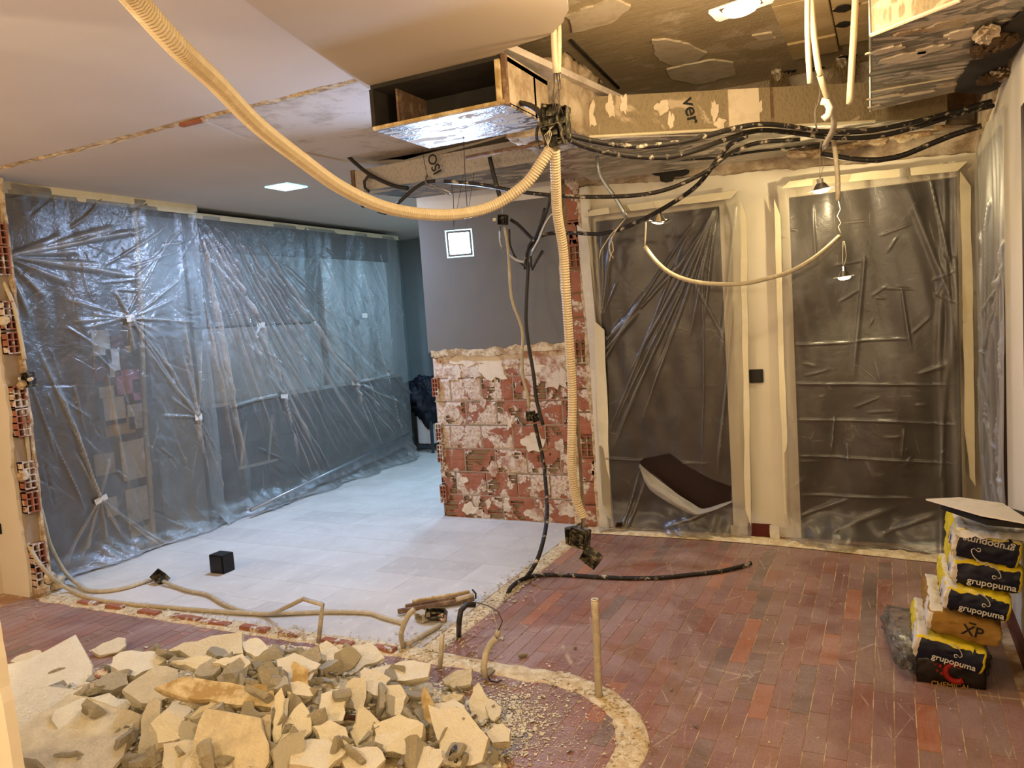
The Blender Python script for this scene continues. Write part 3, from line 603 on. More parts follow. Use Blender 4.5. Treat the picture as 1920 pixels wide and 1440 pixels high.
for i in range(9):
    p = at(rr.uniform(1835, 1905), rr.uniform(60, 160), z=2.42); bm = bmesh.new(); bmesh.ops.create_icosphere(bm, subdivisions=3, radius=1)
    for v in bm.verts: v.co = Vector((v.co.x*.035, v.co.y*.07, v.co.z*.02))*(1+.6*noise.noise(v.co*3+Vector((i*3, 0, 0)))) + Vector((min(p.x, .44), p.y, p.z+.01))
    put(bmo('insulation_scrap', bm, M['wool'] if i % 3 else M['rough']), dD)
for i, (px, py, r, asp, m) in enumerate(((1700, 108, .05, 1.8, 'patchwhite'), (1745, 92, .035, 1.5, 'patchwhite'), (1660, 95, .03, 2., 'patchwhite'), (1770, 50, .04, 1.6, 'rough'), (1800, 65, .04, 1.2, 'patchwhite'), (1660, 182, .02, 4, 'patchwhite'), (1720, 176, .02, 3.5, 'patchwhite'), (1780, 160, .03, 1.3, 'rough'), (1700, 62, .02, 2, 'rough'), (1640, 200, .02, 1.4, 'patchwhite'))):
    p = at(px, py, z=2.446); put(slab('plaster_splash', [(min(p.x+q_[0], .45), p.y+q_[1]) for q_ in blob(26, r, asp, .45, i*1.9)], 'z', 2.444, .006, M[m]), dD)
# junction of A and C: plastered knuckle
bm = bmesh.new(); bmesh.ops.create_cube(bm, size=1); bmesh.ops.subdivide_edges(bm, edges=bm.edges, cuts=14, use_grid_fill=True)
for v in bm.verts:
    q = v.co.copy(); v.co = Vector((-1.5+q.x*.34, 3.74+q.y*.5, 2.6+q.z*.34)) + Vector((1, -.5, -.3))*.035*noise.noise(q*4)+Vector((0, 0, -.02))*noise.noise(q*11)
o = bmo('plastered_duct_joint', bm, M['rough'], smooth=True); tag(o, 'rough plastered duct joint between the outlet box and the tan duct', 'duct joint')
# foil piece below, between B and C, and lumps along the wall head
fo = empty('foil_board', (-1.2, 4.6, 2.44), 'sheet of silvery foil board under the ducts above the wall', 'foil board')
put(prism('foil_sheet', [(-1.62, 3.72), (-1.2, 3.85), (.46, 5.05), (.46, 5.17), (-1.75, 4.95)], 2.425, 2.44, None, None, mats=[M['duct2'], M['foil']]), fo)
A, B = at(875, 296, z=2.42), at(1040, 263, z=2.42); put(tube('edge_rail', [A, B], .012, M['oldwood'], None, smoothpath=False), fo)
vs, fs = [], []; n = 150
for i in range(n+1):
    x = -1.93+2.4*i/n
    for j in range(7):
        t = j/6; zz = topz(x)+.03-.02+.16*t+.02*noise.noise(Vector((x*7, t*3, 5))); yy = 5.19-.1*math.sin(t*2.2)-.03*noise.noise(Vector((x*9, t*4, 1)))-.012*noise.noise(Vector((x*33, t*14, 1))); vs.append((x, yy, zz))
for i in range(n):
    for j in range(6): fs.append((i*7+j, (i+1)*7+j, (i+1)*7+j+1, i*7+j+1))
mesh('torn_plaster_ledge', vs, fs, M['rough'], wb, smooth=True)
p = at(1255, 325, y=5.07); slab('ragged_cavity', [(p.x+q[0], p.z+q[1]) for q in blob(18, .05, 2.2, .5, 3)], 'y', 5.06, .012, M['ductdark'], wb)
for i, (px, py, s) in enumerate(((1515, 285, .06), (1545, 290, .05), (1640, 262, .07), (1710, 255, .05), (1590, 275, .04), (1745, 240, .05))):
    p = at(px, py, y=4.95); bm = bmesh.new(); bmesh.ops.create_icosphere(bm, subdivisions=3, radius=s)
    for v in bm.verts: v.co = Vector((v.co.x*1.7, v.co.y, v.co.z*.5))*(1+.7*noise.noise(v.co*22+Vector((i, 0, 0))))+p
    o = bmo('mortar_lump', bm, M['scar'], None); put(o, fo)
# ================================================================ SPOTLIGHTS AND PANELS
def spot(name, p, label, r=.045, on='warmon', tilt=(0, 0), group=None, wires=None):
    t = empty(name, p, label, 'spotlight', group); R = Matrix.Rotation(tilt[0], 3, 'X') @ Matrix.Rotation(tilt[1], 3, 'Y')
    def P(v): return Vector(p)+R @ Vector(v)
    bm = bmesh.new(); cyl(bm, P((0, 0, 0)), P((0, 0, .035)), r*.95, r*.45, 16); cyl(bm, P((0, 0, .035)), P((0, 0, .06)), r*.35, seg=10); put(bmo('reflector', bm, M['chrome'], smooth=False), t)
    bm = bmesh.new()
    for sx, sy, lx, ly in ((0, 1, 2, .35), (0, -1, 2, .35), (1, 0, .35, 2), (-1, 0, .35, 2)): box(bm, P((sx*r*1.15, sy*r*1.15, 0)), (lx*r*1.3, ly*r, .004), R)
    put(bmo('square_frame', bm, M['alu']), t)
    bm = bmesh.new(); bmesh.ops.create_uvsphere(bm, u_segments=14, v_segments=8, radius=1)
    for v in bm.verts: v.co = P((v.co.x*r*.88, v.co.y*r*.88, v.co.z*r*.36-.004))
    put(bmo('bulb', bm, M[on], smooth=True), t)
    for a in wires or ():
        put(tube('wire', [P((0, 0, .055))]+[Vector(q) for q in a], .0018, M['wirew'], None, seg=5), t)
    return t
p = at(1390, 12, y=2.95); spot('hanging_spotlight', p, 'large bright warm spotlight hanging below the concrete slab', .075, tilt=(.12, -.12), wires=[[p+Vector((.01, 0, .15)), p+Vector((0, .02, .3))]])
p = at(1540, 355, y=4.8); spot('hanging_spotlight', p, 'lit spotlight dangling on two wires in front of the right doorway top', .052, tilt=(.1, -.1), wires=[route([(1537, 290, 4.8), (1540, 255, 4.75)]), route([(1545, 300, 4.8), (1538, 255, 4.75)])])
p = at(1583, 519, y=4.9); spot('hanging_spotlight', p, 'small spotlight hanging low before the dark right doorway', .04, tilt=(0, -.08), wires=[route([(1580, 480, 4.9), (1581, 452, 4.9)]), route([(1587, 480, 4.9), (1583, 452, 4.9)])])
p = at(1234, 413, y=4.3); spot('hanging_spotlight', p, 'chrome spotlight lying on the black cable above the left doorway', .045, tilt=(.25, .2), wires=[route([(1225, 385, 4.3), (1230, 358, 4.3)])])
for i, (sx, sy, sz, e_) in enumerate(SPOTS+[(-.75, 2.2, 2.58, 0)]): spot('hanging_spotlight', (sx, sy, sz), 'bare spotlight hanging from the ceiling behind the camera' if sy < 1 else 'added spotlight out of view, there to brighten the concrete slab', .05, group='spotlights behind the camera' if sy < 1 else None, wires=[[(sx, sy, sz+.15), (sx, sy, 2.62 if sy < 1 else 2.93)]])  # last one: fixture of the added slab lamp, out of view
def panel(name, c, nrm, s, label, rimw=.012):
    t = empty(name, c, label, 'led panel'); R = Vector(nrm).normalized().to_track_quat('Z', 'Y').to_matrix()
    bm = bmesh.new(); box(bm, c+R @ Vector((0, 0, -.012)), (s*1.0, s*1.0, .016), R, .002); put(bmo('housing', bm, M['alu']), t)
    bm = bmesh.new()
    for sx, sy in ((0, 1), (0, -1), (1, 0), (-1, 0)): box(bm, c+R @ Vector((sx*s*.62, sy*s*.62, -.004)), (s*1.28 if sx == 0 else .006, s*1.28 if sy == 0 else .006, .006), R)
    put(bmo('glass_rim', bm, M['ledring']), t)
    bm = bmesh.new(); box(bm, c, (s*.98, s*.98, .006), R, .002); put(bmo('diffuser', bm, M['ledon']), t)
    if abs(nrm[1]) > .5:
        for sx in (-.3, .3): put(tube('hanger_wire', [c+R @ Vector((sx*s, 0, -.01))+Vector((0, 0, s*.5)), Vector((c.x+sx*s, 4.2, 2.45))], .0015, M['wire'], None, smoothpath=False, seg=5), t)
    return t
panel('ceiling_led_panel', LED1, (0, 0, -1), .17, 'square cool white led panel set in the left room ceiling')
panel('hanging_led_panel', LED2+Vector((0, .02, 0)), (.35, -1, -.12), .125, 'square blue-white led panel hanging in front of the grey pier')
# ================================================================ POLYTHENE SHEETS
def sheet(name, O, U, V, nrm, w_, h_, res, label, mat, segs=(), stars=(), vfolds=(), rough=.012, flare=.12, hole=None, tapes=(), group=None, top_tape=None, sag=.03, seed=0):
    O, U, V, nrm = map(Vector, (O, U, V, nrm)); nu, nv = int(w_/res)+1, int(h_/res)+1
    u, v = np.meshgrid(np.linspace(0, w_, nu), np.linspace(0, h_, nv)); d = np.zeros_like(u); fold = np.zeros_like(u); r2 = np.random.default_rng(seed+1)
    def wave(ku, kv, amp, sharp=0):
        nonlocal d
        ph = r2.uniform(0, 6.28); x = np.sin(ku*u+kv*v+ph+1.3*np.sin(1.7*kv*u*.3+2.1*v+ph)); d += amp*x
    for _ in range(5): wave(r2.uniform(3, 14), r2.uniform(-4, 4), rough*.5)
    for _ in range(7): wave(r2.uniform(14, 50), r2.uniform(-12, 12), rough*.1)
    def seg(a, b, wd=.012, ht=.012, dens=.5, grow=1.):
        nonlocal d, fold
        (u0, v0), (u1, v1) = a, b; L = math.hypot(u1-u0, v1-v0) or 1e-6; du, dv_ = (u1-u0)/L, (v1-v0)/L
        s = (u-u0)*du+(v-v0)*dv_; q = (u-u0)*-dv_+(v-v0)*du; q = q+.004*np.sin(s*5+u0*9)
        tt = np.clip(s/L, 0, 1); ww = np.maximum(.8*wd*(.4+grow*tt), res*.8); env = np.clip(s/.03, 0, 1)*np.clip((L-s)/(.22*L), 0, 1)
        g = np.exp(-(q/ww)**2)*env; d += ht*g; fold += dens*np.exp(-(q/(ww*.6))**2)*env
    for s_ in segs: seg(*s_)
    for (cu, cv, n, L, lo, hi) in stars:
        for i in range(n):
            an = math.radians(lo+(hi-lo)*(i+r2.uniform(.1, .9))/n); l2 = L*r2.uniform(.35, 1)
            seg((cu, cv), (cu+l2*math.cos(an), cv+l2*math.sin(an)), r2.uniform(.007, .016), r2.uniform(.006, .018), r2.uniform(.2, .7), r2.uniform(.2, 1.4))
    for (cu, wd, ht, dens, drift) in vfolds:
        q = (u-cu-drift*(1-v/h_)-.012*np.sin(v*4+cu*7)); g = np.exp(-(q/wd)**2); d += ht*g; fold += dens*np.exp(-(q/(wd*.6))**2)
    # crumpled hem flaring onto the floor
    hem = np.clip(1-v/.22, 0, 1); d += flare*hem**2*(1+.3*np.sin(u*9+seed)); cr = np.sin(u*26+3*np.sin(u*6+seed)+v*20)*np.sin(v*34+2*np.sin(u*11)); d += .012*cr*hem; fold += .25*hem*np.clip(cr, 0, 1)+.12*hem
    d += sag*np.sin(np.pi*np.clip(u/w_, 0, 1))*.3
    d = np.maximum(d, -.03)
    X = np.array(O)[None, None]+u[..., None]*np.array(U)+v[..., None]*np.array(V)+d[..., None]*np.array(nrm)
    X[..., 2] = np.maximum(X[..., 2], .016+.006*np.abs(np.sin(u*31+v*17)))
    a = np.arange(nu*nv).reshape(nv, nu); F = np.stack([a[:-1, :-1], a[:-1, 1:], a[1:, 1:], a[1:, :-1]], -1).reshape(-1, 4)
    if hole is not None:
        cu = (u[:-1, :-1]+u[1:, 1:])/2; cv = (v[:-1, :-1]+v[1:, 1:])/2; ins = np.zeros(cu.shape, bool)
        for H in hole:
            c_ = np.zeros(cu.shape, bool); n = len(H)
            for i in range(n):
                (xa, ya), (xb, yb) = H[i], H[(i+1) % n]
                if ya == yb: continue
                cond = ((ya > cv) != (yb > cv)) & (cu < (xb-xa)*(cv-ya)/(yb-ya)+xa); c_ ^= cond
            ins |= c_
        F = F[~ins.reshape(-1)]
    me = bpy.data.meshes.new(name); me.vertices.add(nu*nv); me.vertices.foreach_set('co', X.reshape(-1)); nf = len(F)
    me.loops.add(nf*4); me.loops.foreach_set('vertex_index', F.reshape(-1)); me.polygons.add(nf); me.polygons.foreach_set('loop_start', np.arange(nf)*4)
    me.polygons.foreach_set('use_smooth', np.ones(nf, bool)); me.update(calc_edges=True); me.validate()
    at_ = me.attributes.new('fold', 'FLOAT', 'POINT'); at_.data.foreach_set('value', np.clip(fold, 0, 1.2).reshape(-1).astype(np.float32)); me.materials.append(mat)
    o = bpy.data.objects.new(name, me); C.collection.objects.link(o); tag(o, label, 'plastic sheet', group)
    Rm = Matrix((U, V, nrm)).transposed()
    for (tu, tv, tw, th, an) in tapes:
        bm = bmesh.new(); c_ = O+U*tu+V*tv+nrm*.028; box(bm, c_, (tw, th, .0025), Rm @ Matrix.Rotation(an, 3, 'Z')); bmo('tape_piece', bm, M['tapew'], o)
    return o
# left, near: x = -5.08, from the stub to y 4.63 ; u runs along +y, camera side is +x
XS = -5.08
def L1(px, py, y0=3.01):
    p = at(px, py, x=XS); return (p.y-y0, p.z-.01)
q = L1
segs = []
def star_px(cx_, cy_, ends, f, wd=.012, ht=.014, dens=.5, grow=1.):
    for e in ends: segs.append((f(cx_, cy_), f(*e), wd, ht, dens, grow))
star_px(240, 596, [(120, 560), (150, 615), (170, 590), (130, 602), (330, 560), (345, 520), (320, 600), (365, 605), (290, 640), (340, 720), (368, 782), (250, 660), (215, 545), (300, 625)], q)
star_px(368, 782, [(290, 640), (262, 640), (340, 660), (345, 600), (352, 690), (375, 640), (300, 780), (320, 745), (390, 890), (430, 940), (470, 955), (380, 860), (372, 830)], q)
star_px(185, 935, [(140, 850), (100, 700), (70, 640), (130, 780), (210, 850), (200, 1020), (230, 1010), (300, 1030), (330, 1040), (160, 1040), (120, 1060)], q)
star_px(5, 480, [(120, 440), (220, 425), (280, 430), (150, 470), (200, 500), (260, 520), (90, 560), (60, 600), (40, 640), (130, 530)], q, .02, .02, .5)
for a, b, w2, dn in (((10, 478), (150, 455), .035, .55), ((150, 455), (215, 425), .03, .5), ((235, 590), (330, 420), .01, .5), ((250, 520), (345, 430), .012, .55), ((240, 500), (340, 470), .01, .5), ((225, 480), (320, 420), .014, .5), ((130, 430), (180, 390), .01, .4), ((150, 420), (190, 370), .01, .35), ((280, 570), (300, 545), .01, .5), ((90, 800), (160, 960), .012, .4), ((60, 720), (110, 870), .012, .3), ((200, 700), (240, 900), .02, .35), ((300, 840), (340, 870), .01, .3), ((300, 460), (345, 455), .01, .8)):
    segs.append((q(*a), q(*b), w2, .014, dn, .6))
for _ in range(150):
    u0 = rng.uniform(0, 1.6); v0 = rng.uniform(.2, 2.6); an = rng.normal(.7, .6) if v0 > 1.6 else rng.normal(-1.1, .5); L = rng.uniform(.08, .35)
    segs.append(((u0, v0), (u0+L*math.cos(an), v0+L*math.sin(an)), rng.uniform(.005, .012), rng.uniform(-.012, .014), rng.uniform(.08, .35), .5))
tp = [(*q(240, 597), .07, .05, .1), (*q(368, 782), .07, .05, 0), (*q(185, 936), .1, .04, .25)]
s1_ = sheet('plastic_sheet', (XS, 3.01, .01), (0, 1, 0), (0, 0, 1), (1, 0, 0), 1.64, 2.63, .008, 'near clear plastic sheet on the left, taped into star creases over the noticeboard', M['film'], segs, tapes=tp, flare=.1, rough=.011, seed=3)
boxo('tape_strip', (XS-.01, 3.01, 2.60), (XS+.012, 4.66, 2.65), M['tape'], s1_)
boxo('tape_strip', (XS-.004, 3.01, 2.575), (XS+.004, 4.64, 2.6), M['tape'], s1_)
# left, far: to y 7.6
XS2 = -5.12
def L2(px, py, y0=4.55):
    p = at(px, py, x=XS2); return (p.y-y0, p.z-.01)
q = L2; segs = []
star_px(485, 608, [(375, 430), (390, 480), (430, 520), (450, 560), (520, 690), (560, 760), (530, 720), (600, 830), (475, 640)], q, .014, .02, .55)
star_px(583, 605, [(480, 440), (500, 500), (530, 520), (545, 560), (620, 660), (660, 718), (640, 700), (600, 640)], q, .014, .02, .6)
star_px(530, 742, [(485, 620), (440, 560), (470, 640), (500, 700), (560, 860), (585, 900), (600, 890), (545, 800), (620, 880)], q, .014, .02, .6)
star_px(663, 718, [(585, 610), (600, 640), (630, 670), (640, 690), (690, 800), (720, 840), (740, 820), (675, 760), (700, 730), (740, 700), (760, 760), (720, 770)], q, .016, .025, .6)
for a, b in (((372, 420), (470, 940)), ((380, 450), (440, 760)), ((395, 500), (462, 930)), ((376, 440), (420, 640)), ((385, 420), (600, 870)), ((400, 425), (640, 860)), ((410, 430), (560, 700)), ((380, 560), (450, 900)), ((395, 600), (430, 760)), ((430, 430), (690, 830)), ((390, 640), (470, 900)), ((372, 500), (405, 700)), ((600, 470), (720, 800))):
    segs.append((q(*a), q(*b), .018, .02, .38, .9))
for i in range(46):
    t_ = i/45; sx_, sy_ = 372+t_*170+rng.uniform(-6, 6), 420+t_*70+rng.uniform(0, 60); L_ = rng.uniform(180, 430); sl = .34+.42*t_+rng.uniform(-.05, .05)
    ex_, ey_ = sx_+L_*sl, sy_+L_; ey_ = min(ey_, 960-.48*(max(ex_, 470)-470)); segs.append((q(sx_, sy_), q(ex_, ey_), rng.uniform(.008, .02), rng.uniform(.008, .024), rng.uniform(.12, .5), .6))
for a, b, w2, dn in (((680, 512), (702, 600), .02, .95), ((702, 600), (735, 740), .02, .9), ((735, 740), (752, 815), .02, .7), ((690, 540), (700, 560), .012, .8), ((757, 560), (765, 700), .02, .5), ((520, 740), (420, 765), .01, .4)):
    segs.append((q(*a), q(*b), w2, .02, dn, .1))
for _ in range(70):
    u0 = rng.uniform(0, 3.); v0 = rng.uniform(.3, 2.5); an = rng.normal(-1.05, .25); L = rng.uniform(.15, .7)
    segs.append(((u0, v0), (u0+L*math.cos(an)*1.4, v0+L*math.sin(an)), rng.uniform(.008, .02), rng.uniform(-.01, .02), rng.uniform(.06, .3), .5))
tp = [(*q(485, 609), .1, .045, 0), (*q(584, 606), .08, .045, 0), (*q(529, 743), .09, .04, -.1), (*q(661, 717), .1, .06, 0), (*q(680, 592), .09, .05, 0)]
s2_ = sheet('plastic_sheet', (XS2, 4.55, .01), (0, 1, 0), (0, 0, 1), (1, 0, 0), 3.05, 2.57, .009, 'far clear plastic sheet on the left, fanning creases over the kitchen units', M['film'], segs, tapes=tp, flare=.16, rough=.011, seed=9)
boxo('tape_strip', (XS2-.006, 4.6, 2.555), (XS2+.008, 7.62, 2.6), M['tape'], s2_)
# end sheet
segs = [((rng.uniform(0, 1.7), rng.uniform(1.2, 2.6)), (rng.uniform(0, 1.7), rng.uniform(0, 1.)), rng.uniform(.01, .02), .02, rng.uniform(.2, .5), .8) for _ in range(26)]
s3_ = sheet('plastic_sheet', (-5.15, 8.25, .01), (1, 0, 0), (0, 0, 1), (0, -1, 0), 2.1, 2.6, .015, 'clear plastic sheet across the far end of the left room', M['film'], segs, flare=.1, rough=.03, seed=12)
# doorway sheets on the back wall ; y = 5.14 ; u runs along +x
def B1(px, py, x0=-1.87, y=5.13):
    p = at(px, py, y=y); return (p.x-x0, p.z-.01)
q = B1; segs = []
star_px(1345, 392, [(1260, 520), (1240, 580), (1200, 660), (1170, 720), (1150, 800), (1140, 860), (1300, 560), (1290, 640), (1230, 700), (1320, 600), (1200, 800)], q, .01, .014, .5, .8)
star_px(1128, 595, [(1110, 410), (1118, 440), (1128, 430), (1150, 420), (1140, 470), (1160, 520), (1112, 480)], q, .008, .012, .4, .5)
for a, b, w2, dn in (((1130, 660), (1200, 580), .02, .7), ((1200, 580), (1290, 480), .018, .55), ((1128, 680), (1215, 540), .03, .35), ((1133, 640), (1180, 590), .03, .6), ((1360, 640), (1300, 520), .012, .4), ((1290, 440), (1135, 830), .01, .45), ((1330, 430), (1145, 840), .01, .45), ((1300, 420), (1150, 640), .01, .4), ((1380, 380), (1350, 700), .03, .4), ((1375, 560), (1345, 900), .02, .4), ((1137, 858), (1330, 870), .008, .25), ((1320, 480), (1318, 900), .008, .25),
        ((1180, 985), (1210, 900), .02, .4), ((1170, 985), (1200, 880), .012, .5), ((1330, 960), (1250, 985), .02, .5), ((1365, 930), (1290, 975), .02, .5)):
    segs.append((q(*a), q(*b), w2, .014, dn, .6))
hp = [q(*p) for p in ((1200, 866), (1206, 860), (1232, 855), (1255, 850), (1268, 858), (1290, 873), (1320, 890), (1345, 902), (1371, 912), (1371, 938), (1345, 946), (1318, 953), (1300, 945), (1270, 925), (1240, 900), (1215, 882), (1201, 872))]
h2 = [q(*p) for p in ((1160, 980), (1163, 975), (1172, 974), (1175, 979), (1170, 985), (1161, 985))]
s4_ = sheet('plastic_sheet', (-1.87, 5.13, .01), (1, 0, 0), (0, 0, 1), (0, -1, 0), 1.03, 2.26, .0065, 'torn plastic sheet over the left doorway, a hole near its foot', M['film2'], segs, hole=[hp, h2], flare=.09, rough=.014, seed=21)
# turned-down flap under the hole
vs = []; fs = []; A_ = [(1200, 870), (1215, 884), (1240, 903), (1270, 926), (1300, 945), (1318, 954), (1345, 947), (1373, 938)]; B_ = [(1201, 878), (1210, 905), (1222, 922), (1258, 945), (1290, 962), (1310, 966), (1345, 955), (1374, 941)]
n = 24; PA, PB = spline([at(*p, y=5.085) for p in A_], .02), spline([at(*p, y=5.04) for p in B_], .02)
for i in range(n+1):
    a = PA[min(int(i/n*(len(PA)-1)), len(PA)-1)]; b = PB[min(int(i/n*(len(PB)-1)), len(PB)-1)]
    for j in range(7): vs.append(a.lerp(b, j/6)+Vector((0, -.03*math.sin(j/6*math.pi)+.01*noise.noise(Vector((i*.4, j*.6, 2))), 0)))
for i in range(n):
    for j in range(6): fs.append((i*7+j, i*7+j+1, (i+1)*7+j+1, (i+1)*7+j))
o = mesh('turned_down_flap', vs, fs, M['tapew'], s4_, smooth=True); M['flap'] = film('film_folded_flap', .62, (.9, .88, .84, 1), .4); o.data.materials[0] = M['flap']
q = lambda px, py: B1(px, py, -.62, 5.13)
segs = []
for a, b, w2, dn in (((1490, 645), (1610, 640), .006, .5), ((1600, 640), (1710, 635), .006, .5), ((1490, 718), (1790, 722), .006, .45), ((1495, 785), (1700, 790), .006, .6), ((1640, 788), (1800, 795), .006, .5), ((1500, 852), (1800, 870), .006, .5), ((1500, 925), (1720, 935), .006, .4), ((1720, 700), (1775, 680), .02, .5), ((1745, 330), (1790, 540), .012, .6), ((1775, 480), (1785, 700), .03, .3), ((1790, 480), (1805, 920), .035, .6), ((1690, 540), (1710, 660), .012, .3), ((1620, 480), (1600, 720), .02, .18), ((1565, 780), (1557, 850), .008, .6), ((1587, 830), (1590, 870), .005, .5), ((1525, 380), (1530, 500), .01, .2), ((1780, 560), (1700, 345), .03, .25), ((1760, 900), (1780, 620), .035, .3), ((1690, 860), (1695, 800), .01, .3), ((1600, 765), (1650, 745), .008, .4), ((1500, 965), (1600, 930), .02, .4), ((1560, 990), (1680, 950), .03, .4), ((1650, 1000), (1760, 960), .03, .4)):
    segs.append((q(*a), q(*b), w2, .01, dn, .5))
for _ in range(30):
    u0 = rng.uniform(0, 1.); v0 = rng.uniform(.2, 2.); an = rng.normal(.1, .5); L = rng.uniform(.04, .2)
    segs.append(((u0, v0), (u0+L*math.cos(an), v0+L*math.sin(an)), .005, .006, rng.uniform(.1, .35), .5))
s5_ = sheet('plastic_sheet', (-.62, 5.13, .01), (1, 0, 0), (0, 0, 1), (0, -1, 0), 1.07, 2.26, .0065, 'plastic sheet taped over the dark right doorway behind the bag stack', M['film2'], segs, vfolds=[(.98, .035, .02, .35, -.04), (.92, .02, .01, .2, -.06), (.06, .03, .01, .25, 0)], flare=.14, rough=.014, seed=30)
# overlapping strips of tape and folded film edging both sheets
def tstrip(px0, py0, px1, py1, wd, parent, m='tape', y=5.115):
    a, b = at(px0, py0, y=y), at(px1, py1, y=y); n = 20; e1 = jag((a.x-wd/2, a.z), (b.x-wd/2, b.z), n, .004, px0); e2 = jag((b.x+wd/2, b.z), (a.x+wd/2, a.z), n, .004, px1)
    return slab('tape_strip', [tuple(p) for p in e1+e2], 'y', y, .003, M[m], parent)
tstrip(1393, 372, 1403, 985, .035, s4_); tstrip(1090, 420, 1118, 700, .07, s4_, 'tapew'); tstrip(1123, 600, 1137, 975, .075, s4_, 'tape', 5.106); tstrip(1378, 985, 1379, 1018, .055, s4_, 'tapew')
tstrip(1456, 372, 1476, 990, .035, s5_); tstrip(1810, 320, 1820, 912, .05, s5_); tstrip(1452, 985, 1454, 1022, .055, s5_, 'tapew')
for a, b, pr in (((1095, 408), (1385, 370), s4_), ((1465, 355), (1815, 318), s5_)):
    A, B = at(*a, y=5.115), at(*b, y=5.115); e1 = jag((A.x, A.z), (B.x, B.z), 20, .004, 5); e2 = jag((B.x, B.z+.045), (A.x, A.z+.045), 20, .004, 6); slab('tape_strip', [tuple(p) for p in e1+e2], 'y', 5.115, .003, M['tape'], pr)
# right wall sheet
segs = [((rng.uniform(0, 1.), rng.uniform(.5, 2.2)), (rng.uniform(0, 1.), rng.uniform(.1, 1.5)), .012, .012, rng.uniform(.1, .4), .6) for _ in range(24)]
s6_ = sheet('plastic_sheet', (.452, 3.93, .01), (0, 1, 0), (0, 0, 1), (-1, 0, 0), 1.2, 2.3, .01, 'narrow plastic sheet on the right wall beside the corner', M['film3'], segs, vfolds=[(.05, .03, .012, .5, 0), (.12, .04, .012, .4, .03), (.2, .03, .012, .3, 0), (.27, .03, .01, .35, .02), (.4, .05, .01, .2, 0)], flare=.03, rough=.01, seed=40)
# dusty hem lying on the floor under the sheets
vs, fs = [], []; P = spline([Vector((x, y, 0)) for x, y in ((-1.98, 5.05), (-1.6, 5.06), (-1.2, 5.07), (-.85, 5.06), (-.5, 5.03), (-.1, 4.97), (.2, 4.93), (.45, 4.9))], .02)
for i, p in enumerate(P):
    for j in range(6): vs.append((p.x, p.y-.055+j*.026+.01*noise.noise(Vector((p.x*6, j, 1))), .004+(.016 if 0 < j < 5 else 0)*(1+.8*noise.noise(Vector((p.x*15, j*2, 3))))))
for i in range(len(P)-1):
    for j in range(5): fs.append((i*6+j, i*6+j+1, (i+1)*6+j+1, (i+1)*6+j))
o = mesh('folded_plastic_hem', vs, fs, M['strip'], smooth=True); tag(o, 'rolled dusty plastic hem along the floor under the doorway sheets', 'plastic hem')
# rod holding the far left sheet
o = tube('rod', [at(470, 957, x=-4.93), at(768, 813, x=-4.98)], .014, M['alu'], smoothpath=False); tag(o, 'thin pale rod lying against the foot of the far left sheet', 'rod')
# ================================================================ BEHIND THE SHEETS
k_ = empty('kitchen_units', (-5.3, 6.2, 0), 'dark kitchen base units with pale panel above, behind the far plastic', 'kitchen unit')
put(boxo('base_cabinet', (-5.6, 4.62, .0), (-5.2, 7.6, .6), M['dgrey'], bev=.004), k_); put(boxo('drawer_row', (-5.6, 4.62, .605), (-5.2, 7.6, .96), M['dgrey2'], bev=.004), k_)
put(boxo('worktop', (-5.6, 4.6, .965), (-5.18, 7.6, 1.0), M['palepanel'], bev=.003), k_)
put(boxo('splash_panel', (-5.6, 4.65, 1.0), (-5.24, 6.25, 1.64), M['palepanel'], bev=.003), k_); put(boxo('upper_panel', (-5.6, 4.65, 1.66), (-5.24, 6.25, 2.3), M['kwall'], bev=.003), k_)
put(boxo('top_band', (-5.6, 4.62, 2.31), (-5.26, 7.6, 2.64), M['dgrey'], bev=.003), k_)
for y in (5.3, 6.0, 6.7): put(boxo('door_gap', (-5.2, y, .02), (-5.197, y+.006, .95), M['ink']), k_)
o = put(boxo('tall_panel', (-5.6, 6.3, 1.0), (-5.2, 7.45, 2.3), M['palepanel'], bev=.006), k_)
st_ = empty('bar_stool', (-5.13, 5.2, 0), 'pale stool frame seen through the far left plastic', 'stool')
for a, b in (((450, 880), (462, 790)), ((503, 865), (510, 778))): put(tube('leg', [at(*a, x=-5.16), at(*b, x=-5.16)], .014, M['palepanel'], smoothpath=False), st_)
put(tube('footrest', [at(448, 878, x=-5.16), at(520, 862, x=-5.16)], .016, M['palepanel'], smoothpath=False), st_)
dl = boxo('wardrobe_door', (-5.3, 3.02, .01), (-5.22, 3.62, 2.5), M['dgrey2'], bev=.004); dl.data.materials[0] = M['door']; tag(dl, 'dark wardrobe door behind the near left plastic', 'door')
o = boxo('wardrobe_side', (-5.6, 3.62, .01), (-5.5, 4.12, 2.64), M['door']); o.parent = dl
nb = empty('noticeboard', (-5.3, 3.85, .9), 'tall noticeboard covered with papers behind the near left plastic', 'noticeboard')
put(boxo('board', (-5.32, 3.6, .02), (-5.3, 4.02, 2.1), M['dgrey2']), nb)
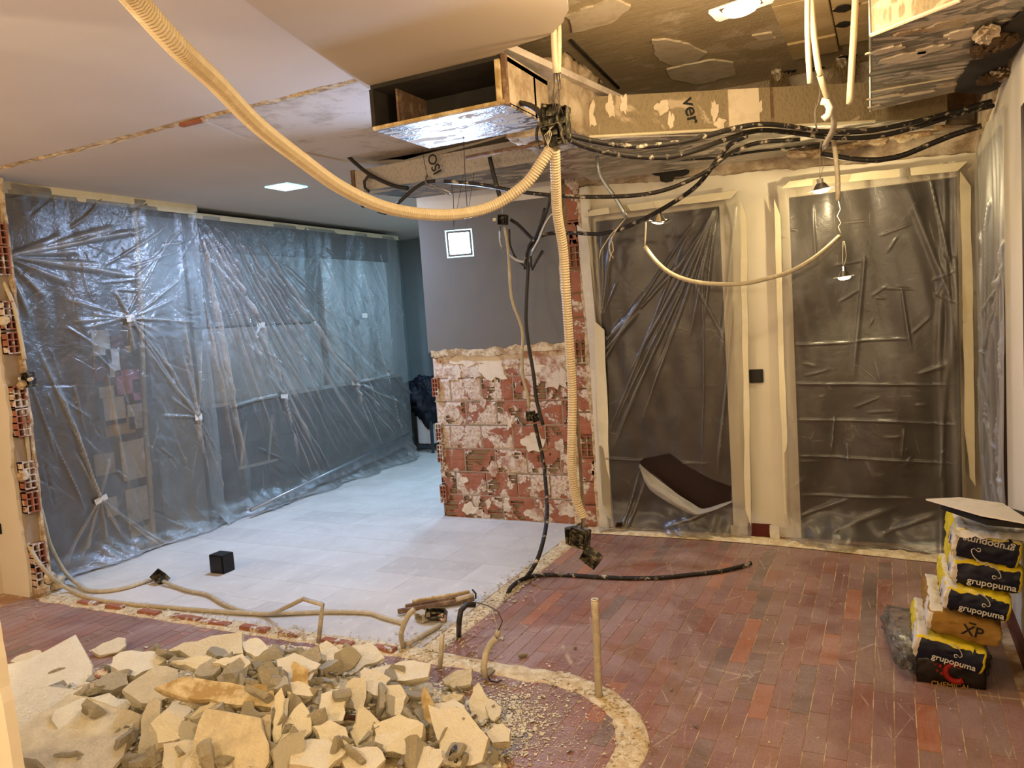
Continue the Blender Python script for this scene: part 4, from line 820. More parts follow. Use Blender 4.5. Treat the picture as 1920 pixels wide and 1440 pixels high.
for (px, py, w_, h_, m) in ((190, 650, 40, 60, 'paper'), (215, 770, 45, 45, 'paper'), (258, 780, 40, 40, 'paper'), (190, 690, 35, 45, 'redb'), (240, 715, 50, 40, 'pink'), (262, 730, 30, 35, 'pink'), (212, 680, 30, 50, 'palepanel'), (225, 800, 60, 20, 'yelp'), (200, 735, 30, 18, 'paper'), (245, 560, 22, 22, 'paper'), (250, 600, 20, 20, 'palepanel'), (220, 640, 25, 20, 'redb'), (255, 860, 62, 60, 'paper'), (195, 870, 45, 30, 'cream'), (262, 950, 55, 60, 'paper'), (210, 950, 25, 30, 'paper'), (265, 990, 40, 14, 'cream'), (180, 545, 30, 30, 'dgrey'), (225, 560, 30, 16, 'dgrey'), (240, 655, 12, 12, 'yelp')):
    a, b = at(px-w_/2, py-h_/2, x=-5.29), at(px+w_/2, py+h_/2, x=-5.29); put(boxo('paper_note', (-5.297, min(a.y, b.y), min(a.z, b.z)), (-5.288, max(a.y, b.y), max(a.z, b.z)), M[m]), nb)
put(boxo('shelf', (-5.3, 3.6, .83), (-5.24, 4.02, .85), M['dgrey']), nb)
o = tube('cream_post', [at(248, 350, x=-5.15), at(262, 560, x=-5.15), at(272, 780, x=-5.15), at(288, 1005, x=-5.15)], .022, M['cream'], seg=4); tag(o, 'slim cream post standing behind the near left plastic', 'post')
o = boxo('pale_cabinet_side', (-5.6, 4.15, .0), (-5.2, 4.58, 2.55), M['kwall'], bev=.003); tag(o, 'bluish pale cabinet behind the near plastic, right of the noticeboard', 'cabinet')
# stool with jacket at the end of the room
sp = at(797, 849, z=0)
sc = empty('metal_stool', sp, 'dark metal stool at the far end beside the brick pier', 'stool')
for i, (dx, dy) in enumerate(((-.16, 0), (.13, -.02), (-.15, .3), (.14, .3))): put(boxo('leg', (sp.x+dx-.015, sp.y+dy-.015, 0), (sp.x+dx+.015, sp.y+dy+.015, .55), M['dgrey']), sc)
put(boxo('footrest', (sp.x-.16, sp.y-.01, .06), (sp.x+.14, sp.y+.01, .09), M['dgrey']), sc); put(boxo('seat', (sp.x-.18, sp.y-.03, .55), (sp.x+.17, sp.y+.32, .58), M['dgrey'], bev=.005), sc)
o = boxo('pale_crate', (sp.x-.12, sp.y+.05, .1), (sp.x+.11, sp.y+.28, .5), M['palepanel'], bev=.01); tag(o, 'pale box standing inside the metal stool', 'box')
bm = bmesh.new(); bmesh.ops.create_icosphere(bm, subdivisions=5, radius=1)
for v in bm.verts:
    c_ = v.co.copy(); n_ = noise.noise(c_*1.6)*.35+abs(noise.noise(c_*4))*.35+noise.noise(c_*9)*.08
    v.co = Vector((c_.x*.27*(1+n_)+.02, c_.y*.2*(1+n_), c_.z*(.19 if c_.z > 0 else .26)*(1+n_)-(.1 if c_.z < 0 and c_.x > 0 else 0)*abs(c_.z)))+Vector((sp.x-.0, sp.y+.1, .72))
o = bmo('jacket', bm, M['jacket'], smooth=True); tag(o, 'dark padded jacket heaped on the metal stool', 'jacket')
# ================================================================ CONDUITS AND CABLES
def cab(name, pts, r, m, label, cat='cable', corr=0, group=None, kids=(), **kw):
    o = tube(name, [at(p[0], p[1], y=p[2]) if len(p) == 3 else at(p[0], p[1], z=p[3]) for p in pts], r, M[m], None, corr=corr, seg=10 if r > .012 else 7, **kw)
    return tag(o, label, cat, group)
cab('corrugated_conduit', [(205, -60, .9), (250, -4, 1.0), (330, 85, 1.15), (402, 152, 1.35), (480, 232, 1.6), (560, 295, 1.85), (640, 352, 2.1), (720, 388, 2.35), (800, 402, 2.55), (870, 400, 2.7), (930, 383, 2.8), (985, 345, 2.84), (1015, 305, 2.85), (1032, 278, 2.86)], .0235, 'beige', 'long beige corrugated conduit sagging across the ceiling', 'conduit', corr=.0105)
cab('corrugated_conduit', [(1040, 278, 2.87), (1042, 340, 2.95), (1045, 400, 3.05), (1056, 470, 3.15), (1062, 560, 3.2), (1068, 650, 3.25), (1073, 740, 3.3), (1072, 830, 3.3), (1072, 880, 3.32), (1082, 940, 3.38), (1094, 968, 3.4)], .0225, 'beige', 'beige corrugated conduit hanging down in front of the brick jamb', 'conduit', corr=.0115)
for pts, lb in (([(1040, -60, 2.8), (1038, 60, 2.82), (1042, 137, 2.84)], 'left of two flat beige tubes dropping from the slab to the junction box'), ([(1040, -60, 2.84), (1047, 60, 2.86), (1046, 152, 2.87)], 'right of two flat beige tubes dropping from the slab to the junction box')):
    cab('conduit', pts, .012, 'beige', lb, 'conduit')
for i in range(7):
    x = 1038+i*2.2; cab('loose_wire', [(x, 135, 2.85), (x+random.uniform(-6, 6), 165, 2.83), (x+random.uniform(-9, 9), 185, 2.84), (x+random.uniform(-10, 8), 212, 2.85)], .0016, 'wire', 'thin loose wire between the beige tubes and the black junction box', 'wire', group='loose wires above the junction box')
# junction box cluster
jb_ = empty('junction_box', at(1035, 240, y=2.87), 'dusty black junction box cluster hanging where the conduits meet', 'junction box')
def rbox(name, c, s, m, parent, rot=None, bev=.003):
    bm = bmesh.new(); box(bm, c, s, rot, bev); return put(bmo(name, bm, m), parent)
def openbox(parent, c, s, rot, m=None, name='box_shell'):
    "an electrical back box: five walls, open towards -y local, with lugs and knock-outs"
    m = m or M['box']; bm = bmesh.new(); X, Y, Z = s; t = .003; R = rot or Matrix.Identity(3)
    for q, d in (((-X/2, 0, 0), (t, Y, Z)), ((X/2, 0, 0), (t, Y, Z)), ((0, 0, -Z/2), (X, Y, t)), ((0, 0, Z/2), (X, Y, t)), ((0, Y/2, 0), (X, t, Z)), ((-X*.3, -Y*.4, Z*.4), (X*.2, Y*.2, Z*.1)), ((X*.3, -Y*.4, -Z*.4), (X*.2, Y*.2, Z*.1)), ((0, Y*.1, Z*.1), (X*.5, Y*.5, Z*.2))): box(bm, Vector(c)+R @ Vector(q), d, R)
    cyl(bm, Vector(c)+R @ Vector((0, Y*.3, -Z*.2)), Vector(c)+R @ Vector((0, Y*.1, -Z*.2)), Z*.14, seg=10)
    o = bmo(name, bm, m)
    return put(o, parent)
p = at(1033, 228, y=2.87); openbox(jb_, p+Vector((0, 0, .02)), (.07, .05, .085), Matrix.Rotation(.2, 3, 'Y')); openbox(jb_, p+Vector((.012, -.01, -.055)), (.075, .05, .08), Matrix.Rotation(-.1, 3, 'Y') @ Matrix.Rotation(.3, 3, 'X')); openbox(jb_, p+Vector((.045, .02, -.01)), (.04, .05, .12), Matrix.Rotation(.05, 3, 'Y'))
put(tube('clamp_ring', [p+Vector((-.045+.02*math.cos(a), .0, -.05+.05*math.sin(a))) for a in np.linspace(1.6, 4.8, 8)], .006, M['box'], None), jb_)
for i in range(4): put(tube('wire', [p+Vector((.0+.01*i, -.03, -.02)), p+Vector((.02-.01*i, -.05, -.06)), p+Vector((.0, -.045, -.1)), p+Vector((.01, -.02, -.13))], .0014, M['wirew'], None, seg=5), jb_)
cab('black_cable', [(975, 193, 3.05), (992, 197, 3.), (1008, 207, 2.95), (1018, 222, 2.9)], .012, 'black', 'short black cable curving into the junction box from its left')
cab('black_cable', [(1055, 250, 2.9), (1075, 256, 2.95), (1140, 269, 3.05), (1200, 274, 3.15), (1265, 268, 3.25), (1320, 256, 3.35), (1380, 240, 3.5), (1430, 233, 3.6), (1490, 238, 3.75), (1545, 247, 3.85), (1620, 246, 3.95), (1700, 232, 4.05), (1780, 212, 4.15), (1858, 190, 4.25)], .0115, 'blackd', 'upper black cable sweeping from the junction box to the right wall')
cab('black_cable', [(1055, 256, 2.9), (1085, 270, 2.95), (1130, 284, 3.05), (1190, 293, 3.15), (1255, 294, 3.25), (1310, 280, 3.35), (1360, 262, 3.5), (1420, 245, 3.65), (1480, 248, 3.8), (1560, 258, 3.9), (1640, 256, 4.), (1720, 238, 4.1), (1800, 213, 4.2), (1862, 198, 4.3)], .0115, 'blackd', 'second black cable, sagging lower from the junction box to the right wall')
cab('black_cable', [(833, 340, 3.6), (900, 346, 3.65), (980, 360, 3.7), (1050, 367, 3.75), (1130, 369, 3.8), (1210, 364, 3.85), (1270, 348, 3.9), (1330, 318, 3.95), (1365, 290, 4.), (1420, 268, 4.05), (1500, 262, 4.1)], .011, 'blackd', 'black cable running low from the letters ISO across the wall head')
cab('black_cable', [(985, 505, 4.4), (988, 475, 4.4), (1000, 450, 4.38), (1030, 438, 4.35), (1080, 437, 4.3), (1130, 438, 4.25), (1175, 425, 4.2), (1220, 404, 4.15), (1270, 375, 4.1), (1310, 345, 4.05), (1345, 300, 4.), (1370, 270, 3.95), (1400, 255, 3.9)], .012, 'blackd', 'thick black cable rising from the hanging bundle to the right')
cab('black_cable', [(1540, 288, 4.5), (1590, 297, 4.5), (1640, 300, 4.5), (1690, 292, 4.5), (1740, 272, 4.5), (1790, 252, 4.5), (1840, 236, 4.5)], .014, 'blackd', 'black cable sagging along the wall head to the corner')
cab('black_cable', [(1270, 300, 4.7), (1340, 296, 4.72), (1420, 284, 4.75), (1500, 276, 4.8), (1560, 268, 4.8)], .007, 'blackd', 'thin dusty cable lying along the torn plaster ledge')
cab('black_cable', [(645, 285, 4.15), (662, 302, 4.15), (690, 325, 4.15), (720, 341, 4.15), (745, 350, 4.15), (765, 353, 4.15)], .0125, 'black', 'black cable end slanting down across the letters ISO duct')
cab('black_cable', [(815, 339, 4.13), (795, 343, 4.13), (775, 355, 4.13), (758, 370, 4.13), (745, 382, 4.13)], .0112, 'black', 'short black cable looping down to the beige conduit')
cab('black_cable', [(740, 394, 4.15), (722, 400, 4.15), (708, 396, 4.15)], .0112, 'black', 'bit of black cable peeking under the sagging conduit')
cab('black_cable', [(700, 333, 4.15), (690, 331, 4.15), (683, 340, 4.15), (684, 352, 4.15), (692, 359, 4.15)], .01, 'black', 'black hook of cable at the end of the duct')
cab('black_cable', [(677, 383, 4.15), (682, 387, 4.15)], .012, 'black', 'tiny black cable stub hanging left of the conduit')
cab('black_cable', [(918, 294, 4.1), (925, 325, 4.12), (932, 350, 4.14), (938, 372, 4.14)], .013, 'black', 'straight black cable piece hanging behind the beige conduit')
cab('black_cable', [(1022, 390, 4.4), (1010, 430, 4.4), (1000, 455, 4.4), (992, 480, 4.4), (989, 520, 4.4), (987, 560, 4.4), (986, 600, 4.38), (990, 640, 4.35), (1000, 700, 4.3), (1006, 750, 4.3), (1018, 797, 4.3)], .0115, 'black', 'thick black cable hanging down before the grey pier')
cab('black_cable', [(1038, 345, 4.38), (1030, 380, 4.38), (1020, 410, 4.4), (1005, 445, 4.4), (995, 480, 4.38), (998, 505, 4.36), (1005, 490, 4.36), (1018, 470, 4.38)], .009, 'black', 'looped black cable tied in the hanging bundle')
cab('grey_conduit', [(1036, 398, 4.34), (1022, 420, 4.34), (1010, 450, 4.34), (1000, 468, 4.34), (996, 480, 4.34)], .009, 'alu', 'shiny grey tube in the hanging bundle', 'conduit')
cab('black_cable', [(958, 412, 4.5), (970, 420, 4.5), (985, 435, 4.48), (1000, 450, 4.45)], .011, 'black', 'short black cable slanting from the small box to the bundle')
cab('black_cable', [(955, 430, 4.5), (957, 460, 4.5), (968, 485, 4.48), (984, 500, 4.44)], .006, 'black', 'thin black cable curving under the small hanging box')
cab('beige_conduit', [(946, 425, 4.5), (952, 460, 4.5), (955, 500, 4.5), (957, 540, 4.5), (962, 570, 4.5), (972, 595, 4.5), (980, 625, 4.5), (979, 665, 4.5), (980, 705, 4.5), (988, 735, 4.5), (992, 765, 4.5)], .0105, 'tube', 'beige tube hanging over the grey pier down to the small box', 'conduit')
cab('beige_conduit', [(956, 478, 4.48), (966, 486, 4.46), (980, 491, 4.42), (992, 490, 4.4), (1000, 478, 4.4)], .009, 'tube', 'short beige tube bending across the bundle', 'conduit')
hb = empty('small_box', at(942, 412, y=4.48), 'small grey connector box hanging before the pier beside the led panel', 'connector box')
p = at(943, 412, y=4.48); openbox(hb, p, (.055, .04, .06), Matrix.Rotation(.1, 3, 'Y'), M['blackd']); put(tube('clip', [at(938, 425, y=4.47), at(937, 450, y=4.47), at(942, 468, y=4.47)], .006, M['alu'], None), hb); put(tube('hanger_wire', [at(938, 378, y=4.48)*1+Vector((0, 0, .14)), at(940, 378, y=4.48), at(942, 400, y=4.48)], .002, M['wirew'], None), hb)
rbox('white_connector', at(928, 412, y=4.47), (.025, .02, .02), M['paper'], hb)
kb = empty('pull_box', at(998, 785, y=4.5), 'dusty black box hanging in front of the bare bricks', 'pull box')
p = at(998, 783, y=4.5); openbox(kb, p+Vector((-.01, 0, .01)), (.06, .045, .06), Matrix.Rotation(.5, 3, 'Z')); openbox(kb, p+Vector((.03, 0, 0)), (.045, .04, .05), Matrix.Rotation(-.3, 3, 'Y')); put(tube('bare_wire_loop', [at(971, 784, y=4.48), at(976, 794, y=4.46), at(985, 797, y=4.48)], .006, M['steel'], None), kb)
cab('black_cable', [(1003, 795, 4.5), (1010, 825, 4.5), (1018, 860, 4.48), (1023, 905, 4.4), (1026, 950, 4.3), (1024, 985, 4.15), (1017, 1020, 4.), (1008, 1048, 3.95), (996, 1070, 3.92), (984, 1086, 0, .015)], .0125, 'blackd', 'black cable falling from the pull box to the dusty floor')
cab('black_cable', [(952, 1113, 0, -.0), (957, 1103, 0, .03), (970, 1092, 0, .03), (988, 1083, 0, .02), (1020, 1078, 0, .015), (1060, 1078, 0, .013), (1120, 1082, 0, .013), (1180, 1084, 0, .013), (1240, 1083, 0, .013), (1300, 1077, 0, .013), (1350, 1071, 0, .013), (1390, 1062, 0, .014), (1408, 1056, 0, .02)], .0125, 'blackd', 'thick black cable lying across the wooden floor')
cab('bare_wire', [(1404, 1057, 0, .02), (1418, 1052, 0, .02), (1422, 1048, 0, .02), (1428, 1056, 0, .012), (1434, 1068, 0, .01)], .0016, 'wirew', 'white bare wire end poking from the floor cable', 'wire')
cab('thin_black_wire', [(866, 204, 3.2), (868, 240, 3.25), (871, 300, 3.3), (873, 350, 3.35), (876, 389, 3.4)], .0018, 'ink', 'thin black wire hanging from the air outlet box', 'wire')
cab('thin_black_wire', [(792, 280, 3.9), (797, 310, 3.9), (802, 332, 3.9)], .0018, 'ink', 'fine wire hanging over the letters ISO', 'wire')
cab('thin_black_wire', [(847, 335, 4.2), (848, 358, 4.1), (850, 370, 4.0), (851, 425, 4.0)], .0018, 'ink', 'short fine wire above the hanging led panel', 'wire')
hg = empty('metal_hanger', at(820, 355, y=3.9), 'small metal hanger bracket under the grey duct', 'bracket')
put(tube('arm', [at(800, 330, y=4.16), at(800, 345, y=4.1), at(825, 352, y=3.9), at(846, 362, y=3.9)], .008, M['alu'], None), hg); put(tube('brace', [at(797, 358, y=3.9), at(808, 346, y=3.9), at(842, 366, y=3.9)], .005, M['steel'], None), hg)
cab('flat_conduit', [(1209, 462, 4.35), (1218, 475, 4.35), (1232, 492, 4.36), (1255, 511, 4.38), (1285, 524, 4.4), (1320, 531, 4.43), (1360, 533, 4.47), (1400, 531, 4.5), (1440, 522, 4.55), (1480, 510, 4.6), (1520, 488, 4.65), (1550, 465, 4.7), (1574, 443, 4.75)], .0125, 'tube', 'pale conduit hanging in a wide arc between the two doorways', 'conduit')
cab('wire_tail', [(1211, 416, 4.33), (1210, 440, 4.34), (1209, 462, 4.35)], .005, 'wirew', 'pale cable tail between the chrome spotlight and the arc conduit', 'wire')
cab('twisted_wire', [(1572, 377, 4.8), (1576, 392, 4.8), (1570, 405, 4.8), (1577, 418, 4.8), (1572, 425, 4.8), (1577, 438, 4.77)], .0025, 'wirew', 'twisted wires above the right end of the arc conduit', 'wire')
cab('grey_conduit', [(1120, 292, 4.1), (1121, 312, 4.1), (1127, 332, 4.1), (1143, 356, 4.1), (1156, 374, 4.1), (1167, 393, 4.1), (1174, 408, 4.1)], .011, 'alu', 'shiny grey tube dropping from the foil, wires at its end', 'conduit')
for i, pts in enumerate(([(1174, 408), (1160, 425), (1145, 440), (1135, 456), (1126, 470), (1124, 484)], [(1174, 408), (1158, 428), (1147, 445), (1142, 462), (1144, 475), (1150, 484)], [(1174, 408), (1156, 430), (1146, 450), (1149, 458), (1150, 470), (1145, 478), (1143, 490)])):
    cab('bare_wire', [(a, b, 4.1) for a, b in pts], .0026, 'wirew', 'bare wire fanning from the end of the shiny grey tube', 'wire', group='bare wires at the grey tube')
cab('beige_conduit', [(1515, -40, 3.1), (1514, 40, 3.12), (1516, 110, 3.13), (1519, 156, 3.14)], .0105, 'beige', 'leftmost beige tube dangling from the slab, cut short', 'conduit')
cab('beige_conduit', [(1519, -40, 3.2), (1524, 40, 3.2), (1529, 90, 3.2), (1535, 130, 3.2), (1539, 142, 3.2)], .0115, 'beige', 'middle beige tube dangling from the slab, wires below', 'conduit')
cab('beige_conduit', [(1606, -40, 3.2), (1602, 40, 3.2), (1598, 110, 3.2), (1593, 194, 3.2)], .0125, 'beige', 'rightmost beige tube dangling from the slab beside the foil box', 'conduit')
cab('beige_conduit', [(1563, 262, 4.), (1568, 300, 4.), (1571, 340, 4.), (1571, 376, 4.)], .0115, 'tube', 'beige tube hanging right of the lit doorway spotlight', 'conduit')
cab('clear_hose', [(1537, 140, 3.25), (1548, 175, 3.3), (1560, 205, 3.4), (1564, 235, 3.5), (1556, 255, 3.6), (1545, 275, 3.7)], .012, 'tube', 'translucent hose dropping from the middle beige tube', 'hose')
cab('white_tube_curl', [(1540, 190, 3.3), (1550, 192, 3.3), (1556, 203, 3.3), (1553, 216, 3.3), (1543, 224, 3.3)], .014, 'paper', 'white curl of tube hanging below the slab', 'tube')
for i, pts in enumerate(([(1530, 192), (1527, 215), (1531, 245)], [(1540, 150), (1535, 190), (1528, 210), (1533, 248)], [(1537, 140), (1528, 130)])):
    cab('loose_wire', [(a, b, 3.3) for a, b in pts], .002, 'wire', 'loose dark wire beside the white tube curl', 'wire', group='loose wires by the tube curl')
for j, (px, py) in enumerate(((1458, 140), (1580, 115))):
    P0 = at(px, py, z=2.88); tf = empty('fibre_tuft', P0, ('straw-coloured fibre tuft left of the hanging tubes', 'straw-coloured fibre tuft by the rightmost hanging tube')[j], 'fibre tuft'); vs = []; fs = []
    for i in range(90):
        a = P0+Vector((random.gauss(0, .03), random.gauss(0, .03), 0)); b_ = a+Vector((random.gauss(0, .03), random.gauss(0, .03), -random.uniform(.03, .13))); n = len(vs); s = Vector((.0012, 0, 0)); vs += [a-s, a+s, b_+s, b_-s]; fs.append((n, n+1, n+2, n+3))
    o = mesh('fibres', vs, fs, M['stonewool']); o['kind'] = 'stuff'; put(o, tf)
    bm = bmesh.new(); bmesh.ops.create_icosphere(bm, subdivisions=3, radius=.03)
    for v in bm.verts: v.co = v.co*(1+.8*noise.noise(v.co*50))+P0
    put(bmo('mortar_knob', bm, M['patchwhite']), tf)
# dangling open boxes
dbx = empty('dangling_socket_box', at(1095, 1020, y=3.4), 'pair of dusty black socket boxes dangling above the wooden floor', 'socket box')
p = at(1088, 1008, y=3.4); openbox(dbx, p, (.085, .05, .09), Matrix.Rotation(.15, 3, 'Y') @ Matrix.Rotation(-.2, 3, 'Z')); openbox(dbx, p+Vector((.05, 0, -.095)), (.085, .05, .07), Matrix.Rotation(.6, 3, 'Y') @ Matrix.Rotation(.5, 3, 'X')); openbox(dbx, p+Vector((-.05, .02, 0)), (.05, .05, .08), Matrix.Rotation(-.6, 3, 'Z'))
put(tube('hanger_wire', [at(1092, 965, y=3.4), at(1090, 990, y=3.4)], .003, M['wire'], None), dbx)
# left side tubes
cab('beige_conduit', [(-10, 500, 2.95), (10, 535, 2.96), (26, 575, 2.97), (36, 620, 2.98), (46, 674, 2.99)], .013, 'beige', 'beige tube bowing out from the torn wall stub', 'conduit')
cab('wire_tail', [(46, 673, 2.99), (51, 694, 2.99)], .003, 'wirew', 'short wire between the bowed tube and the wall box', 'wire')
wx = empty('wall_box', at(53, 712, y=2.98), 'black open box hanging from the tube at the left wall stub', 'wall box')
p = at(54, 712, y=2.98); openbox(wx, p, (.07, .05, .09), Matrix.Rotation(-.1, 3, 'Y')); rbox('white_clamp', at(57, 711, y=2.95), (.045, .02, .02), M['paper'], wx, Matrix.Rotation(-.2, 3, 'Y'), .005); rbox('side_clip', at(38, 710, y=2.96), (.02, .02, .02), M['paper'], wx)
cab('beige_conduit', [(35, 740, 2.95), (46, 790, 2.96), (54, 850, 2.97), (60, 905, 2.98), (72, 940, 3.), (82, 975, 3.02), (92, 1015, 3.06), (108, 1050, 3.12), (128, 1080, 3.14), (150, 1098, 0, .02), (165, 1107, 0, .016), (200, 1108, 0, .016), (240, 1101, 0, .016), (292, 1083, 0, .02)], .0125, 'tube', 'grey-beige conduit running down the stub and over to the floor box', 'conduit')
cab('beige_conduit', [(44, 1002, 2.93), (58, 1030, 2.9), (75, 1058, 2.9), (100, 1085, 2.95), (130, 1105, 0, .02), (170, 1122, 0, .016), (240, 1132, 0, .016), (330, 1140, 0, .016), (420, 1147, 0, .016), (500, 1151, 0, .016), (560, 1149, 0, .016), (620, 1147, 0, .016), (690, 1149, 0, .016), (720, 1158, 0, .016), (757, 1168, 0, .016)], .0125, 'tube', 'long grey-beige conduit lying along the removed wall line', 'conduit')
fb = empty('floor_box', at(300, 1081, z=.03), 'open black box on the dusty tiles between two conduits', 'floor box')
p = at(300, 1083, z=.035); openbox(fb, p, (.09, .06, .07), Matrix.Rotation(-.9, 3, 'X') @ Matrix.Rotation(.3, 3, 'Y'))
cab('beige_conduit', [(306, 1090, 0, .025), (330, 1100, 0, .016), (355, 1108, 0, .016), (390, 1115, 0, .016), (420, 1132, 0, .016), (460, 1147, 0, .016), (505, 1151, 0, .03), (540, 1137, 2.95), (570, 1122, 2.93)], .0115, 'tube', 'grey-beige conduit winding from the floor box to the bent tube', 'conduit')
cab('bent_tube', [(568, 1123, 2.93), (605, 1134, 2.87), (603, 1150, 2.87), (597, 1205, 2.86)], .0115, 'tube', 'tube bent like a hook, standing at the edge of the rubble', 'conduit', smoothpath=False)
sp_ = empty('dark_cube', at(393, 1075, z=0), 'small black cube standing on the dusty tiles', 'speaker cube'); p = at(407, 1076, z=0)
for lo, hi, nm in (((-.062, 0, .0), (.062, .1, .125), 'body'), ((-.055, -.004, .006), (.055, .0, .118), 'front_grille')): put(boxo(nm, p+Vector(lo), p+Vector(hi), M['sockb'], bev=.004 if nm == 'body' else .001), sp_)
# debris bundle by the corner
vb = empty('broken_trunking', at(820, 1135, z=0), 'broken wood and black plastic trunking lying by the rubble', 'broken trunking')
a, b = at(750, 1146, z=.02), at(892, 1118, z=.03)
for i, (o1, wd, m) in enumerate(((0, .03, 'oldwood'), (.03, .02, 'oldwood'), (.055, .018, 'timber'))):
    bm = bmesh.new(); d = b-a; box(bm, (a+b)/2+Vector((.0, o1-.02, .012*i)), (d.length*(1-.12*i), wd, .022), Matrix.Rotation(math.atan2(d.y, d.x), 3, 'Z') @ Matrix.Rotation(.1*i, 3, 'X'), .003); put(bmo('splintered_lath', bm, M[m]), vb)
put(tube('tube_offcut', [at(855, 1124, z=.06), at(888, 1115, z=.07)], .013, M['tube'], None, smoothpath=False), vb); put(tube('black_clip', [at(886, 1106, z=.09), at(892, 1113, z=.08), at(892, 1122, z=.05)], .005, M['sockb'], None), vb)
bk = empty('broken_box', at(815, 1155, z=0), 'broken black connector box with clips beside the trunking', 'connector box')
openbox(bk, at(818, 1152, z=.04), (.1, .06, .05), Matrix.Rotation(.25, 3, 'Z') @ Matrix.Rotation(-.7, 3, 'X')); openbox(bk, at(792, 1155, z=.03), (.07, .05, .04), Matrix.Rotation(-.4, 3, 'Z'), M['tube'])
p = at(830, 1158, z=.03); bm = bmesh.new(); bmesh.ops.create_icosphere(bm, subdivisions=2, radius=.022)
for v in bm.verts: v.co = v.co*(1+.4*noise.noise(v.co*60))+p
put(bmo('mortar_crumb', bm, M['brickred']), bk)
cab('bent_tube', [(757, 1215, 0, .0), (752, 1190, 2.9), (760, 1165, 2.9), (768, 1150, 2.9), (777, 1142, 2.92)], .0125, 'tube', 'kinked grey tube rising by the corner of the strips', 'conduit')
cab('tube_offcut', [(762, 1208, 0, .03), (790, 1192, 0, .02), (825, 1172, 0, .015)], .013, 'tube', 'straight grey tube offcut lying beside the kinked tube', 'conduit')
cab('standing_tube', [(824, 1255, 0, .0), (827, 1225, 2.8), (829, 1188, 2.83)], .0115, 'tube', 'short grey tube standing up from the strip corner', 'conduit')
cab('black_cable', [(860, 1193, 0, .0), (861, 1165, 3.02), (864, 1145, 3.04), (874, 1134, 3.08), (890, 1134, 3.12)], .0135, 'black', 'short black cable sticking up from the strip')
cab('grey_hose', [(909, 1272, 0, .012), (907, 1250, 2.8), (911, 1225, 2.83), (921, 1205, 2.86), (931, 1196, 2.87)], .0145, 'tube', 'grey bent hose standing in the plaster strip, wires looping out', 'conduit')
cab('hose_collar', [(931, 1194, 2.87), (935, 1182, 2.88)], .012, 'tube', 'little grey collar at the top of the bent hose', 'collar', smoothpath=False)
cab('looping_wire', [(934, 1184, 2.88), (942, 1165, 2.88), (935, 1148, 2.88), (915, 1136, 2.9), (890, 1129, 2.95)], .0028, 'wire', 'grey wire looping from the bent hose back to the trunking', 'wire')
cab('looping_wire', [(933, 1184, 2.88), (931, 1170, 2.88), (926, 1155, 2.88), (922, 1145, 2.9)], .002, 'wirew', 'fine pale wire rising from the bent hose', 'wire')
cab('black_wire', [(914, 1268, 0, .01), (920, 1277, 0, .012), (932, 1280, 0, .008), (941, 1275, 0, .012)], .003, 'sockb', 'black wire end curling at the foot of the bent hose', 'wire')
o = cab('standing_tube', [(1123, 1309, 0, 0), (1121, 1260, 2.8), (1118, 1180, 2.8), (1115, 1126, 2.8)], .0155, 'tube', 'tall grey-beige tube standing alone in the curved strip', 'conduit')
p = at(1115, 1124, y=2.8); rg = tube('cut_rim', [p+Vector((.013*math.cos(a), .013*math.sin(a), 0)) for a in np.linspace(0, 6.28, 12)], .003, M['paper'], None, seg=5); rg.parent = o
# wall switch, outlet on the right wall
sw = empty('wall_switch', at(1418, 705, y=5.19), 'black light switch on the white wall between the doorways', 'switch'); p = at(1418, 705, y=5.192)
put(boxo('plate', p+Vector((-.044, -.008, -.044)), p+Vector((.044, .008, .044)), M['sockb'], bev=.003), sw); boxo('rocker', p+Vector((-.032, -.012, -.03)), p+Vector((.032, -.006, .022)), M['sockb'], sw.children[0], bev=.002)
p = at(1878, 745, x=.47); o2 = empty('wall_outlet', p, 'black outlet on the right wall, partly under plastic', 'outlet'); put(boxo('plate', p+Vector((-.012, -.045, -.05)), p+Vector((.004, .045, .05)), M['sockb'], bev=.003), o2); put(boxo('socket_face', p+Vector((-.016, -.03, -.03)), p+Vector((-.01, .03, .03)), M['sockb'], bev=.002), o2)
